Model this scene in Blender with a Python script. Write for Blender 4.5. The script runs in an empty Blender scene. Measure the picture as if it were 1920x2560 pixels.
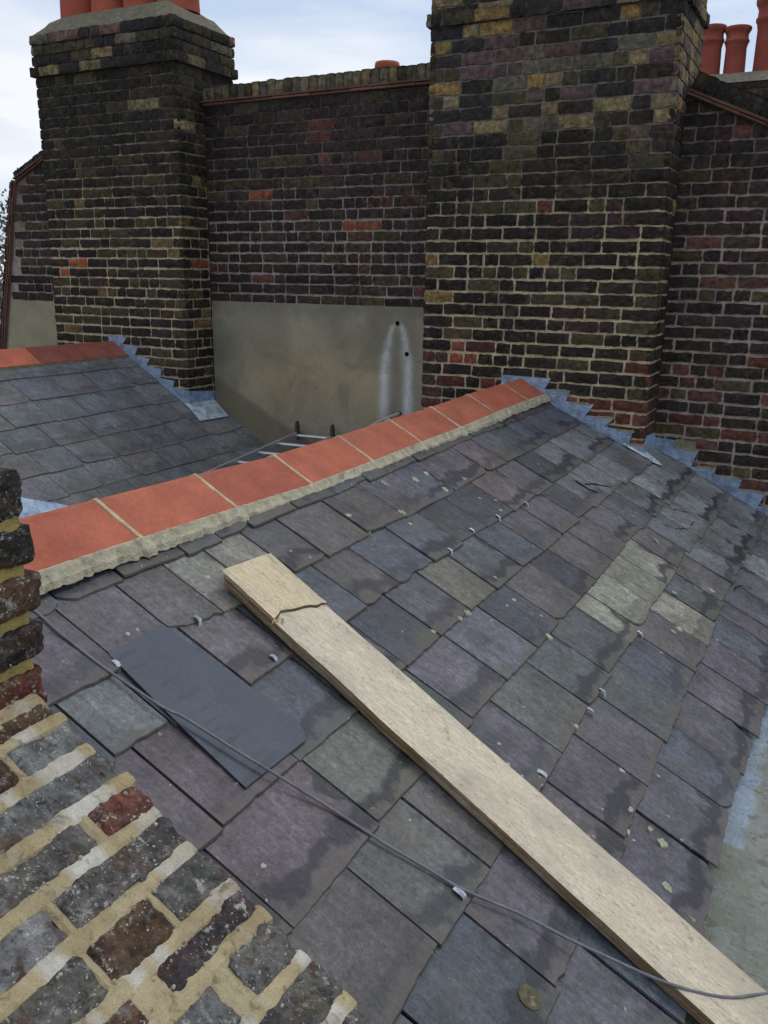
import bpy, math, random
from mathutils import Vector, Matrix, noise
SC = bpy.context.scene
COL = SC.collection
rnd = random.Random(7)

# ------------------------------------------------------------------ camera
cam_d = bpy.data.cameras.new("camera")
cam = bpy.data.objects.new("camera", cam_d); COL.objects.link(cam)
cam_d.sensor_fit = 'VERTICAL'; cam_d.sensor_height = 36.0
cam_d.lens = 36.0 * 2180.0 / 2560.0
cam_d.clip_start = 0.05; cam_d.clip_end = 2000
def cam_matrix(yaw, pitch, roll):
    f = Vector((-math.sin(yaw)*math.cos(pitch), math.cos(yaw)*math.cos(pitch), -math.sin(pitch)))
    r = Vector((math.cos(yaw), math.sin(yaw), 0)); u = r.cross(f)
    r2 = math.cos(roll)*r + math.sin(roll)*u
    u2 = -math.sin(roll)*r + math.cos(roll)*u
    m = Matrix((r2, u2, -f)).transposed()
    return m.to_4x4()
cam.matrix_world = cam_matrix(math.radians(27.42), math.radians(15.11), math.radians(0.83))
SC.camera = cam

# ------------------------------------------------------------------ world: high thin overcast
SUN_EL, SUN_AZ = math.radians(58), math.radians(25)      # azimuth measured from +Y towards +X
w = bpy.data.worlds.new("World"); SC.world = w; w.use_nodes = True
nt = w.node_tree; nt.nodes.clear()
def N(nt, t, **k):
    n = nt.nodes.new(t)
    for a, v in k.items(): setattr(n, a, v)
    return n
out = N(nt, 'ShaderNodeOutputWorld'); mixs = N(nt, 'ShaderNodeMixShader')
b1 = N(nt, 'ShaderNodeBackground'); b2 = N(nt, 'ShaderNodeBackground')
sky = N(nt, 'ShaderNodeTexSky', sky_type='NISHITA', sun_disc=False)
sky.sun_elevation = SUN_EL; sky.sun_rotation = SUN_AZ
b1.inputs['Strength'].default_value = 0.1
nt.links.new(sky.outputs[0], b1.inputs['Color'])
tc = N(nt, 'ShaderNodeTexCoord'); mp = N(nt, 'ShaderNodeMapping')
mp.inputs['Scale'].default_value = (1.0, 1.0, 5.0)
mp.inputs['Rotation'].default_value = (0.0, 0.12, 0.0)
ns = N(nt, 'ShaderNodeTexNoise'); ns.inputs['Scale'].default_value = 2.6
ns.inputs['Detail'].default_value = 5; ns.inputs['Roughness'].default_value = 0.5
cr = N(nt, 'ShaderNodeValToRGB')
cr.color_ramp.elements[0].position = 0.36; cr.color_ramp.elements[0].color = (0.58, 0.70, 0.90, 1)
cr.color_ramp.elements[1].position = 0.58; cr.color_ramp.elements[1].color = (1.0, 1.02, 1.05, 1)
nt.links.new(tc.outputs['Generated'], mp.inputs['Vector']); nt.links.new(mp.outputs[0], ns.inputs['Vector'])
nt.links.new(ns.outputs['Fac'], cr.inputs['Fac']); nt.links.new(cr.outputs['Color'], b2.inputs['Color'])
b2.inputs['Strength'].default_value = 1.03
mixs.inputs[0].default_value = 0.86
nt.links.new(b1.outputs[0], mixs.inputs[1]); nt.links.new(b2.outputs[0], mixs.inputs[2])
nt.links.new(mixs.outputs[0], out.inputs['Surface'])

sun_d = bpy.data.lights.new("sun", 'SUN'); sun_d.energy = 0.8; sun_d.angle = math.radians(22)
sun_d.color = (1.0, 0.97, 0.92)
sun = bpy.data.objects.new("sun", sun_d); COL.objects.link(sun)
sd = Vector((math.sin(SUN_AZ)*math.cos(SUN_EL), math.cos(SUN_AZ)*math.cos(SUN_EL), math.sin(SUN_EL)))
sun.rotation_euler = sd.to_track_quat('Z', 'Y').to_euler()
sun.location = (0, 0, 12)
SC.view_settings.view_transform = 'Standard'; SC.view_settings.look = 'None'
SC.view_settings.exposure = 0.0; SC.view_settings.gamma = 1.0
SC.render.engine = 'CYCLES'
SC.render.resolution_x = 768; SC.render.resolution_y = 1024

# ------------------------------------------------------------------ helpers
def sm(a, b, x):
    t = max(0, min(1, (x-a)/(b-a))); return t*t*(3-2*t)
def s2l(r, g, b, k=1.0):
    f = lambda c: (c/255/12.92 if c/255 <= 0.04045 else ((c/255+0.055)/1.055)**2.4)*k
    return (f(r), f(g), f(b))
def mixc(a, b, t): return tuple(x*(1-t)+y*t for x, y in zip(a, b))
def jit(c, a, rg=None):
    rg = rg or rnd
    k = 1+rg.uniform(-a, a)
    return tuple(max(0.004, x*k*(1+rg.uniform(-a*.25, a*.25))) for x in c)

class MB:
    def __init__(s): s.v = []; s.f = []; s.c = []; s.u = []; s.m = []
    def add(s, verts, faces, col=(1, 1, 1), uv=None, mat=0):
        o = len(s.v); s.v += [tuple(p) for p in verts]
        for f in faces:
            s.f.append([o+i for i in f])
            s.c.append([(col[i] if isinstance(col, list) else col) for i in f])
            s.u.append([(uv[i] if uv else (0, 0, 0)) for i in f]); s.m.append(mat)
    def box(s, x0, x1, y0, y1, z0, z1, col=(1, 1, 1), mat=0):
        v = [(x, y, z) for z in (z0, z1) for y in (y0, y1) for x in (x0, x1)]
        s.add(v, [(0, 2, 3, 1), (4, 5, 7, 6), (0, 1, 5, 4), (2, 6, 7, 3), (0, 4, 6, 2), (1, 3, 7, 5)], col, None, mat)
    def prism(s, poly, a, b, axis='y', col=(1, 1, 1), mat=0):
        """poly of 2D points extruded from a to b along the axis"""
        def P(p, t): return {'y': (p[0], t, p[1]), 'z': (p[0], p[1], t), 'x': (t, p[0], p[1])}[axis]
        n = len(poly); v = [P(p, a) for p in poly]+[P(p, b) for p in poly]
        f = [tuple(range(n)), tuple(range(2*n-1, n-1, -1))]
        f += [(i+n, (i+1) % n+n, (i+1) % n, i) for i in range(n)]
        s.add(v, f, col, None, mat)
    def tube(s, pts, r, n=10, col=(1, 1, 1), caps=True, mat=0):
        vs = []; pts = [Vector(p) for p in pts]
        for i, p in enumerate(pts):
            t = (pts[min(i+1, len(pts)-1)]-pts[max(i-1, 0)]).normalized()
            a = t.orthogonal().normalized() if i == 0 else (a0-t*a0.dot(t)).normalized()
            a0 = a; b = t.cross(a); rr = r[i] if isinstance(r, (list, tuple)) else r
            vs += [p+a*math.cos(q*2*math.pi/n)*rr+b*math.sin(q*2*math.pi/n)*rr for q in range(n)]
        fs = [(i*n+q, i*n+(q+1) % n, (i+1)*n+(q+1) % n, (i+1)*n+q) for i in range(len(pts)-1) for q in range(n)]
        if caps: fs += [tuple(range(n-1, -1, -1)), tuple(range((len(pts)-1)*n, len(pts)*n))]
        s.add(vs, fs, col, None, mat)
    def lathe(s, c, prof, n=28, col=(1, 1, 1), wob=0.0):
        vs = []
        for k, (r, z) in enumerate(prof):
            for q in range(n):
                a = q*2*math.pi/n; rr = r*(1+wob*noise.noise(Vector((math.cos(a)*2+c[0]*7, math.sin(a)*2, z*6))))
                vs.append((c[0]+rr*math.cos(a), c[1]+rr*math.sin(a), c[2]+z))
        fs = [(i*n+q, i*n+(q+1) % n, (i+1)*n+(q+1) % n, (i+1)*n+q) for i in range(len(prof)-1) for q in range(n)]
        s.add(vs, fs, col)

def tag(o, label=None, cat=None, group=None, kind=None):
    if label: o['label'] = label
    if cat: o['category'] = cat
    if group: o['group'] = group
    if kind: o['kind'] = kind
    return o
def thing(name, loc, label, cat, group=None):
    o = bpy.data.objects.new(name, None); COL.objects.link(o); o.location = loc
    o.empty_display_size = 0.1
    return tag(o, label, cat, group)
def wloc(o):
    p = Vector((0, 0, 0))
    while o: p += o.location; o = o.parent
    return p
def obj(name, mb, mats, parent=None, loc=None, smooth=False, label=None):
    me = bpy.data.meshes.new(name)
    base = Vector(loc) if loc else Vector((0, 0, 0))
    off = base+(wloc(parent) if parent else Vector((0, 0, 0)))
    me.from_pydata([tuple(Vector(p)-off) for p in mb.v], [], mb.f)
    a = me.color_attributes.new("Col", 'FLOAT_COLOR', 'CORNER')
    fl = []
    for cc in mb.c:
        for c in cc: fl += [c[0], c[1], c[2], 1.0]
    a.data.foreach_set('color', fl)
    b = me.attributes.new("suv", 'FLOAT_VECTOR', 'CORNER')
    fl = []
    for cc in mb.u:
        for c in cc: fl += list(c)
    b.data.foreach_set('vector', fl)
    if not isinstance(mats, (list, tuple)): mats = [mats]
    for m in mats: me.materials.append(m)
    me.polygons.foreach_set('material_index', mb.m)
    if smooth: me.polygons.foreach_set('use_smooth', [True]*len(me.polygons))
    me.update()
    o = bpy.data.objects.new(name, me); COL.objects.link(o)
    o.location = base; o.parent = parent
    if label: o['label'] = label
    return o

# ------------------------------------------------------------------ materials
class MT:
    def __init__(s, name, rough=0.9, spec=0.3):
        s.m = bpy.data.materials.new(name); s.m.use_nodes = True; s.t = s.m.node_tree
        s.b = s.t.nodes['Principled BSDF']; s.b.inputs['Roughness'].default_value = rough
        s.b.inputs['Specular IOR Level'].default_value = spec
        s.tc = N(s.t, 'ShaderNodeTexCoord')
    def L(s, a, b): s.t.links.new(a, b)
    def attr(s, n, o='Color'):
        a = N(s.t, 'ShaderNodeAttribute'); a.attribute_name = n; return a.outputs[o]
    def noise(s, scale, detail=4, rough=0.6, vec=None, stretch=None, rot=None, dist=0.0):
        n = N(s.t, 'ShaderNodeTexNoise'); n.inputs['Scale'].default_value = scale
        n.inputs['Detail'].default_value = detail; n.inputs['Roughness'].default_value = rough
        n.inputs['Distortion'].default_value = dist
        v = vec or s.tc.outputs['Object']
        if stretch:
            m = N(s.t, 'ShaderNodeMapping'); m.inputs['Scale'].default_value = stretch
            if rot: m.inputs['Rotation'].default_value = rot
            s.L(v, m.inputs['Vector']); v = m.outputs[0]
        s.L(v, n.inputs['Vector']); return n.outputs['Fac']
    def ramp(s, fac, lo, hi, a=0.0, b=1.0):
        r = N(s.t, 'ShaderNodeMapRange'); r.inputs['From Min'].default_value = lo; r.inputs['From Max'].default_value = hi
        r.inputs['To Min'].default_value = a; r.inputs['To Max'].default_value = b
        s.L(fac, r.inputs['Value']); return r.outputs['Result']
    def math(s, op, a, b=None):
        n = N(s.t, 'ShaderNodeMath', operation=op)
        for i, x in enumerate((a, b)):
            if x is None: continue
            if isinstance(x, (int, float)): n.inputs[i].default_value = x
            else: s.L(x, n.inputs[i])
        return n.outputs[0]
    def mix(s, fac, a, b, mode='MIX'):
        n = N(s.t, 'ShaderNodeMix', data_type='RGBA', blend_type=mode)
        for i, x in ((0, fac), (6, a), (7, b)):
            if isinstance(x, (int, float)): n.inputs[i].default_value = x
            elif isinstance(x, tuple): n.inputs[i].default_value = (x[0], x[1], x[2], 1)
            else: s.L(x, n.inputs[i])
        return n.outputs[2]
    def vscale(s, col, fac):
        n = N(s.t, 'ShaderNodeVectorMath', operation='SCALE'); s.L(col, n.inputs[0])
        s.L(fac, n.inputs['Scale']); return n.outputs[0]
    def bump(s, h, strength=0.5, dist=0.01):
        b = N(s.t, 'ShaderNodeBump'); b.inputs['Strength'].default_value = strength
        b.inputs['Distance'].default_value = dist; s.L(h, b.inputs['Height']); s.L(b.outputs[0], s.b.inputs['Normal'])
    def color(s, c):
        s.L(c, s.b.inputs['Base Color'])
    def sep(s, v):
        n = N(s.t, 'ShaderNodeSeparateXYZ'); s.L(v, n.inputs[0]); return n.outputs

def mat_brick(name, sc=1.0, lich=0.0, mott=(0.45, 1.55)):
    m = MT(name, 0.92, 0.2); c = m.attr('Col')
    n1 = m.noise(28*sc, 5, 0.65); n2 = m.noise(150*sc, 3, 0.6); n3 = m.noise(6*sc, 3, 0.6)
    c = m.vscale(c, m.ramp(n1, 0.3, 0.7, mott[0], mott[1]))
    c = m.vscale(c, m.ramp(n2, 0.3, 0.7, 0.8, 1.2))
    # soot on one side, a little green and ochre staining on the other
    c = m.mix(m.ramp(n3, 0.5, 0.68, 0, 0.55), c, (0.035, 0.034, 0.036))
    n4 = m.noise(11*sc, 4, 0.7, dist=0.5)
    c = m.mix(m.ramp(n4, 0.55, 0.68, 0, 0.42), c, (0.125, 0.098, 0.048))
    if lich:
        n5 = m.noise(60, 4, 0.7); n6 = m.noise(9, 3, 0.6)
        k = m.math('MULTIPLY', m.ramp(n5, 0.56, 0.62), m.ramp(n6, 0.46, 0.6))
        c = m.mix(m.math('MULTIPLY', k, lich), c, (0.42, 0.42, 0.36))
        n7 = m.noise(170, 2, 0.6)
        c = m.mix(m.math('MULTIPLY', m.ramp(n7, 0.66, 0.7), lich), c, (0.55, 0.55, 0.5))
        n8 = m.noise(22, 4, 0.6, dist=1)
        c = m.mix(m.ramp(n8, 0.56, 0.64, 0, 0.65), c, (0.085, 0.04, 0.022))
        c = m.mix(m.ramp(m.noise(35, 5, 0.8), 0.56, 0.66, 0, 0.5), c, (0.26, 0.26, 0.25)); c = m.mix(m.ramp(m.noise(48, 4, 0.8, dist=.5), 0.56, 0.64, 0, 0.7), c, (0.025, 0.022, 0.022))
    else:
        # lime smears dragged from the joints, thinner on the sooty upper courses
        hz = m.ramp(m.sep(m.tc.outputs['Object'])[2], 8.0, 10.4, 1.0, 0.25)
        n9 = m.noise(17, 5, 0.75, None, (1, 1, 1.8), None, 0.6)
        c = m.mix(m.math('MULTIPLY', m.ramp(n9, 0.585, 0.66, 0, 0.5), hz), c, (0.17, 0.14, 0.095))
        na = m.noise(44, 3, 0.7, None, (1, 1, 2.2))
        c = m.mix(m.math('MULTIPLY', m.ramp(na, 0.62, 0.68, 0, 0.6), hz), c, (0.24, 0.18, 0.10))
        nc = m.noise(1.1, 3, 0.6)
        c = m.vscale(c, m.ramp(nc, 0.35, 0.65, 0.82, 1.15))
    m.color(c)
    m.bump(m.math('ADD', n1, m.math('MULTIPLY', n2, 0.6)), 0.9, 0.006)
    return m.m
def mat_mortar(name, sooty=0.6):
    m = MT(name, 0.95, 0.15); c = m.attr('Col')
    # soot gathers on the upper courses (object origin is 9 m below the camera)
    hz = m.math('ADD', m.sep(m.tc.outputs['Object'])[2], m.ramp(m.noise(2.2, 4, 0.6), 0.3, 0.7, -0.3, 0.3))
    up = m.ramp(hz, 9.15, 9.9) if name == 'stack_mortar' else m.ramp(hz, 9.25, 10.1)
    c = m.mix(m.math('MULTIPLY', up, sooty), c, (0.045, 0.042, 0.042))
    if name == "stack_mortar":
        c = m.mix(m.math('MULTIPLY', m.ramp(hz, 9.75, 9.95), 0.75), c, (0.2, 0.19, 0.17))
    n1 = m.noise(3.2, 4, 0.65); n2 = m.noise(60, 4, 0.7); n3 = m.noise(18, 3, 0.6)
    c = m.mix(m.ramp(n1, 0.45, 0.65, 0, 0.5), c, (0.05, 0.045, 0.045))
    c = m.mix(m.math('MULTIPLY', m.ramp(n3, 0.57, 0.7, 0, 0.4), m.ramp(up, 0, 1, 1, .15)), c, (0.42, 0.34, 0.19))
    c = m.vscale(c, m.ramp(n2, 0.3, 0.7, 0.6, 1.35))
    m.color(c); m.bump(n2, 0.8, 0.006); return m.m
def mat_slate(name, stain=1.0, lich=1.0):
    m = MT(name, 0.5, 0.42); c = m.attr('Col'); uv = m.sep(m.attr('suv', 'Vector'))
    O = m.tc.outputs['Object']
    off = N(m.t, 'ShaderNodeCombineXYZ'); m.L(m.math('MULTIPLY', uv[2], 37.0), off.inputs[0])
    m.L(m.math('MULTIPLY', uv[2], 11.0), off.inputs[1]); m.L(m.math('MULTIPLY', uv[2], 5.0), off.inputs[2])
    vv = N(m.t, 'ShaderNodeVectorMath', operation='ADD'); m.L(O, vv.inputs[0]); m.L(off.outputs[0], vv.inputs[1])
    V = vv.outputs[0]
    n1 = m.noise(5, 4, 0.6, V); n2 = m.noise(30, 5, 0.7, V); gr = m.noise(9, 4, 0.65, V, (1.2, 9, 1.2), (0, 0, 0.12))
    fine = m.noise(220, 2, 0.5, V)
    c = m.vscale(c, m.ramp(n1, 0.3, 0.7, 0.66, 1.34)); c = m.vscale(c, m.ramp(n2, 0.3, 0.7, 0.66, 1.34))
    c = m.vscale(c, m.ramp(gr, 0.3, 0.7, 0.8, 1.2)); c = m.vscale(c, m.ramp(fine, 0.3, 0.7, 0.8, 1.2))
    mot = m.noise(70, 5, 0.75, V); c = m.vscale(c, m.ramp(mot, 0.3, 0.7, 0.62, 1.38))
    c = m.mix(m.math('MULTIPLY', m.ramp(m.noise(13, 6, 0.8, V, dist=0.4), 0.6, 0.7, 0, 0.45), lich), c, (0.21, 0.215, 0.2))
    nb = m.noise(4.5, 4, 0.7, V, dist=0.8)
    c = m.mix(m.ramp(nb, 0.55, 0.70, 0, 0.42), c, (0.115, 0.095, 0.068))       # brown film
    ng = m.noise(3.4, 3, 0.7, O, dist=0.4)
    c = m.mix(m.ramp(ng, 0.55, 0.72, 0, 0.4), c, (0.085, 0.098, 0.07))        # green film
    # grime band that creeps up from the tail of each slate (u across, v metres up from the tail)
    e = m.math('ADD', uv[1], m.ramp(m.noise(8, 4, 0.6, V), 0.3, 0.7, -0.034, 0.034))
    side = m.math('ADD', uv[0], m.ramp(m.noise(9, 4, 0.6, V), 0.3, 0.7, -0.01, 0.08))
    e2 = m.math('MINIMUM', e, m.math('ADD', side, 0.022))
    band = m.math('MULTIPLY', m.ramp(e2, 0.012, 0.032), m.ramp(e2, 0.055, 0.072, 1, 0))
    # strength grows down the slope and differs from slate to slate
    xs = m.sep(O)[0]
    st = m.math('MULTIPLY', m.ramp(xs, -1.35, -0.95, 0.12, 1.0), m.ramp(m.math('FRACT', m.math('MULTIPLY', uv[2], 7.13)), 0.15, 0.7, 0.0, 1.0))
    c = m.mix(m.math('MULTIPLY', m.math('MULTIPLY', band, st), 0.85*stain), c, (0.026, 0.028, 0.034))
    edge = m.ramp(e2, 0.012, 0.028, 0.6, 0)
    c = m.mix(m.math('MULTIPLY', edge, stain), c, (0.1, 0.089, 0.072))
    # lichen discs
    vo = N(m.t, 'ShaderNodeTexVoronoi'); vo.inputs['Scale'].default_value = 21; m.L(O, vo.inputs['Vector'])
    d = m.math('ADD', vo.outputs['Distance'], m.ramp(m.noise(90, 3, 0.6), 0.3, 0.7, -0.09, 0.09))
    rs = m.sep(vo.outputs['Color'])
    sz = m.math('MULTIPLY', m.ramp(rs[0], 0.72, 1.0, 0, 0.24), m.ramp(m.noise(1.6, 2, 0.5), 0.42, 0.62, 0.1, 1))
    k = m.math('MULTIPLY', m.ramp(m.math('SUBTRACT', sz, d), 0.0, 0.03), lich)
    c = m.mix(m.math('MULTIPLY', k, 0.85), c, (0.42, 0.43, 0.38))
    v2 = N(m.t, 'ShaderNodeTexVoronoi'); v2.inputs['Scale'].default_value = 48; m.L(O, v2.inputs['Vector'])
    d2 = m.math('ADD', v2.outputs['Distance'], m.ramp(m.noise(160, 2, 0.6), 0.3, 0.7, -0.1, 0.1)); r2 = m.sep(v2.outputs['Color'])
    where = m.math('MULTIPLY', m.ramp(m.noise(2.3, 3, 0.6), 0.46, 0.6, 0, 1), m.ramp(xs, 0.2, -0.9, .45, 1))
    k2 = m.math('MULTIPLY', m.ramp(m.math('SUBTRACT', m.math('MULTIPLY', m.ramp(r2[1], 0.6, 1.0, 0, 0.3), where), d2), 0.0, 0.04), lich)
    c = m.mix(m.math('MULTIPLY', k2, 0.8), c, (0.36, 0.37, 0.34))
    # pale scuffs
    sc_ = m.noise(6.5, 6, 0.8, V, (1, 2.2, 1), (0, 0, .3), 1.2); c = m.mix(m.ramp(sc_, 0.62, 0.7, 0, .35), c, (0.23, 0.245, 0.25))
    m.color(c)
    h = m.math('ADD', m.math('MULTIPLY', gr, 0.8), m.math('ADD', n2, m.math('MULTIPLY', fine, 0.25)))
    m.bump(h, 0.8, 0.005)
    m.L(m.ramp(n2, 0.3, 0.7, 0.42, 0.62), m.b.inputs['Roughness'])
    return m.m
def mat_clay(name):
    m = MT(name, 0.8, 0.25); c = m.attr('Col'); n1 = m.noise(7, 4, 0.6); n2 = m.noise(90, 4, 0.7); n3 = m.noise(16, 4, 0.7, dist=1)
    c = m.vscale(c, m.ramp(n1, 0.3, 0.7, 0.8, 1.18)); c = m.vscale(c, m.ramp(n2, 0.3, 0.7, 0.85, 1.15))
    c = m.mix(m.ramp(n3, 0.63, 0.72, 0, 0.25), c, (0.5, 0.36, 0.3))
    c = m.mix(m.ramp(m.noise(3.3, 4, 0.7), 0.6, 0.75, 0, 0.35), c, (0.2, 0.06, 0.04))
    m.color(c); m.bump(n2, 0.45, 0.003); return m.m
def mat_plain(name, rough=0.8, spec=0.3, s1=8, s2=70, amp=0.25, tint=None, bump=0.4, metal=0.0, bd=0.004):
    m = MT(name, rough, spec); c = m.attr('Col'); n1 = m.noise(s1, 5, 0.65); n2 = m.noise(s2, 4, 0.7)
    c = m.vscale(c, m.ramp(n1, 0.3, 0.7, 1-amp, 1+amp)); c = m.vscale(c, m.ramp(n2, 0.3, 0.7, 1-amp*0.6, 1+amp*0.6))
    if tint:
        for (sc, lo, hi, k, t) in tint:
            c = m.mix(m.ramp(m.noise(sc, 4, 0.7, dist=0.6), lo, hi, 0, k), c, t)
    m.color(c); m.bump(m.math('ADD', n1, n2), bump, bd); m.b.inputs['Metallic'].default_value = metal
    return m.m
def mat_wood(name):
    m = MT(name, 0.75, 0.25); c = m.attr('Col')
    rot = (0, 0, 0.10)
    g1 = m.noise(7, 5, 0.7, None, (1.3, 16, 6), rot, 0.3); g2 = m.noise(30, 4, 0.7, None, (1, 14, 5), rot)
    n3 = m.noise(5, 5, 0.65); n4 = m.noise(160, 3, 0.6); n5 = m.noise(26, 4, 0.7, None, (1, 6, 4), rot)
    c = m.vscale(c, m.ramp(g1, 0.3, 0.7, 0.78, 1.16)); c = m.vscale(c, m.ramp(g2, 0.3, 0.7, 0.86, 1.12))
    c = m.vscale(c, m.ramp(n4, 0.3, 0.7, 0.9, 1.1))
    c = m.mix(m.ramp(n3, 0.46, 0.62, 0, 0.5), c, (0.36, 0.33, 0.27))
    c = m.mix(m.ramp(m.noise(2.2, 5, 0.75, dist=0.7), 0.5, 0.66, 0, 0.5), c, (0.50, 0.44, 0.33))
    c = m.mix(m.ramp(n5, 0.57, 0.68, 0, 0.75), c, (0.22, 0.18, 0.125))
    n6 = m.noise(14, 6, 0.8, None, (0.9, 11, 5), rot, 0.4); c = m.mix(m.ramp(n6, 0.62, 0.68, 0, 0.55), c, (0.14, 0.11, 0.075))
    c = m.mix(m.ramp(m.noise(11, 6, 0.8, None, (.6, 1.5, 1), None, 0.8), 0.58, 0.68, 0, 0.55), c, (0.16, 0.135, 0.10)); c = m.mix(m.ramp(m.noise(55, 4, 0.8, None, (.35, 1.5, 1)), 0.62, 0.7, 0, 0.5), c, (0.13, 0.105, 0.075))
    c = m.mix(m.ramp(m.noise(3.5, 3, 0.6), 0.57, 0.7, 0, 0.3), c, (0.55, 0.38, 0.28))
    # dark knots stretched along the grain
    vo = N(m.t, 'ShaderNodeTexVoronoi'); vo.inputs['Scale'].default_value = 3.4
    mp = N(m.t, 'ShaderNodeMapping'); mp.inputs['Scale'].default_value = (0.9, 1.7, 1); mp.inputs['Location'].default_value = (0.35, 0.2, 0)
    m.L(m.tc.outputs['Object'], mp.inputs[0]); m.L(mp.outputs[0], vo.inputs['Vector'])
    kd = m.math('ADD', vo.outputs['Distance'], m.ramp(m.noise(40, 3, 0.6), 0.3, 0.7, -0.03, 0.03))
    c = m.mix(m.ramp(kd, 0.02, 0.07, 0.75, 0), c, (0.2, 0.13, 0.07)); c = m.mix(m.math('MULTIPLY', m.ramp(kd, 0.085, 0.1), m.ramp(kd, 0.1, 0.12, .45, 0)), c, (0.24, 0.17, 0.1))
    m.color(c); m.bump(m.math('ADD', g2, m.math('MULTIPLY', g1, 0.7)), 0.6, 0.003); return m.m

M_brick = mat_brick("sooty_brick", 1.0, 0, (0.3, 1.75)); M_brick_near = mat_brick("weathered_brick", 1.0, 0.75, (0.35, 1.7))
M_mortar = mat_mortar("old_mortar", 0.8); M_mortar_s = mat_mortar("stack_mortar", 0.85)
M_slate = mat_slate("old_slate"); M_slate2 = mat_slate("far_slate", 0.45, 0.5); M_clay = mat_clay("red_clay")
M_render = mat_plain("cement_render", 0.92, 0.15, 2.2, 60, 0.12, [(3, 0.5, 0.7, 0.35, (0.2, 0.16, 0.09)), (1.6, 0.5, 0.66, 0.5, (0.12, 0.115, 0.09)), (7, 0.58, 0.7, 0.35, (0.13, 0.12, 0.1)), (26, 0.6, 0.7, 0.3, (0.16, 0.14, 0.11)), (90, 0.64, 0.7, 0.35, (0.36, 0.33, 0.27))], 0.5)
M_lead = mat_plain("lead_sheet", 0.5, 0.4, 14, 60, 0.28, [(9, 0.46, 0.64, 0.7, (0.11, 0.15, 0.23)), (20, 0.56, 0.66, 0.6, (0.42, 0.47, 0.54)), (32, 0.58, 0.66, 0.5, (0.07, 0.09, 0.12))], 1.0, bd=0.01)  # blue tints stand in for sky reflected by the lead
M_bed = mat_plain("lime_bedding", 0.95, 0.15, 22, 120, 0.3, [(16, 0.52, 0.66, 0.6, (0.2, 0.2, 0.15)), (35, 0.58, 0.7, 0.5, (0.55, 0.5, 0.38))], 1.0, bd=0.008)
M_cream = mat_plain("cream_mortar", 0.95, 0.15, 30, 200, 0.16, [(9, 0.5, 0.66, 0.6, (0.33, 0.26, 0.14)), (40, 0.58, 0.68, 0.6, (0.16, 0.12, 0.07)), (14, 0.6, 0.7, 0.6, (0.1, 0.085, 0.06))], 1.0, bd=0.006)
M_wood = mat_wood("scaffold_timber")
M_metal = mat_plain("dull_aluminium", 0.45, 0.5, 12, 80, 0.15, None, 0.2, 0.6)
M_wire = mat_plain("grey_cable", 0.6, 0.4, 30, 300, 0.25, None, 0.8)
M_black = mat_plain("dark_hole", 0.9, 0.1)
M_moss = mat_plain("weathered_cement", 0.85, 0.25, 5, 50, 0.25, [(4, 0.46, 0.64, 0.4, (0.15, 0.17, 0.10)), (19, 0.55, 0.63, 0.5, (0.28, 0.30, 0.31)), (26, 0.58, 0.63, 0.6, (0.13, 0.12, 0.10)), (13, 0.63, 0.67, 0.7, (0.2, 0.13, 0.06))], 1.0, bd=0.012)
M_bark = mat_plain("bark", 0.9, 0.2); M_leaf = mat_plain("foliage", 0.7, 0.3, 3, 40, 0.4, None, 0.1)
M_ground = mat_plain("ground_cover", 0.95, 0.2, 0.5, 6, 0.3, [(0.3, 0.45, 0.6, 0.8, (0.05, 0.08, 0.03))], 0.3)

# ------------------------------------------------------------------ setting
g = MB(); g.box(-600, 600, -600, 600, -9.6, -9.0, (0.09, 0.09, 0.08))
tag(obj("ground", g, M_ground), kind="structure")

# ------------------------------------------------------------------ brickwork
P = 0.0762
def brick(mb, O, U, V, Nn, L, H, col, nu=4, nv=3, jt=0.0015, dep=0.03, rd=0.004, rough=0.0, seed=0.0):
    """one weathered brick: a cushion-shaped face in the U,V plane with a skirt going back into the joint"""
    vs = []; rows = []
    for j in range(nv+1):
        row = []
        for i in range(nu+1):
            a, b = i/nu, j/nv
            u, v = a*L, b*H
            ed = (i in (0, nu))+(j in (0, nv))
            d = -rd*ed + rnd.uniform(-jt, jt)*(0.6 if not ed else 1)
            if ed == 2:
                u += (0.25 if i == 0 else -0.25)*rd*rnd.uniform(.3, 2); v += (0.25 if j == 0 else -0.25)*rd*rnd.uniform(.3, 2)
            elif ed == 1:
                u += rnd.uniform(-jt, jt)*1.6; v += rnd.uniform(-jt, jt)*1.6
            p = O+U*u+V*v
            if rough:
                q = noise.noise(p*55+Vector((seed, 0, 0)))*0.6+noise.noise(p*140)*0.4
                d += rough*q*(0.35 if ed else 1.0)+rough*0.8*noise.noise(p*18+Vector((seed, 3, 0)))
                if ed: 
                    u += rough*0.9*noise.noise(p*70+Vector((9, seed, 0))); v += rough*0.9*noise.noise(p*70+Vector((1, 5, seed)))
                    p = O+U*u+V*v
            row.append(len(vs)); vs.append(p+Nn*d)
        rows.append(row)
    fs = [(rows[j][i], rows[j][i+1], rows[j+1][i+1], rows[j+1][i]) for j in range(nv) for i in range(nu)]
    rim = rows[0][:]+[rows[j][nu] for j in range(1, nv+1)]+rows[nv][nu-1::-1]+[rows[j][0] for j in range(nv-1, 0, -1)]
    o = len(vs)
    for k in rim: vs.append(vs[k]-Nn*dep)
    n = len(rim)
    fs += [(rim[k], o+k, o+(k+1) % n, rim[(k+1) % n]) for k in range(n)]
    mb.add(vs, fs, col)

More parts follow.
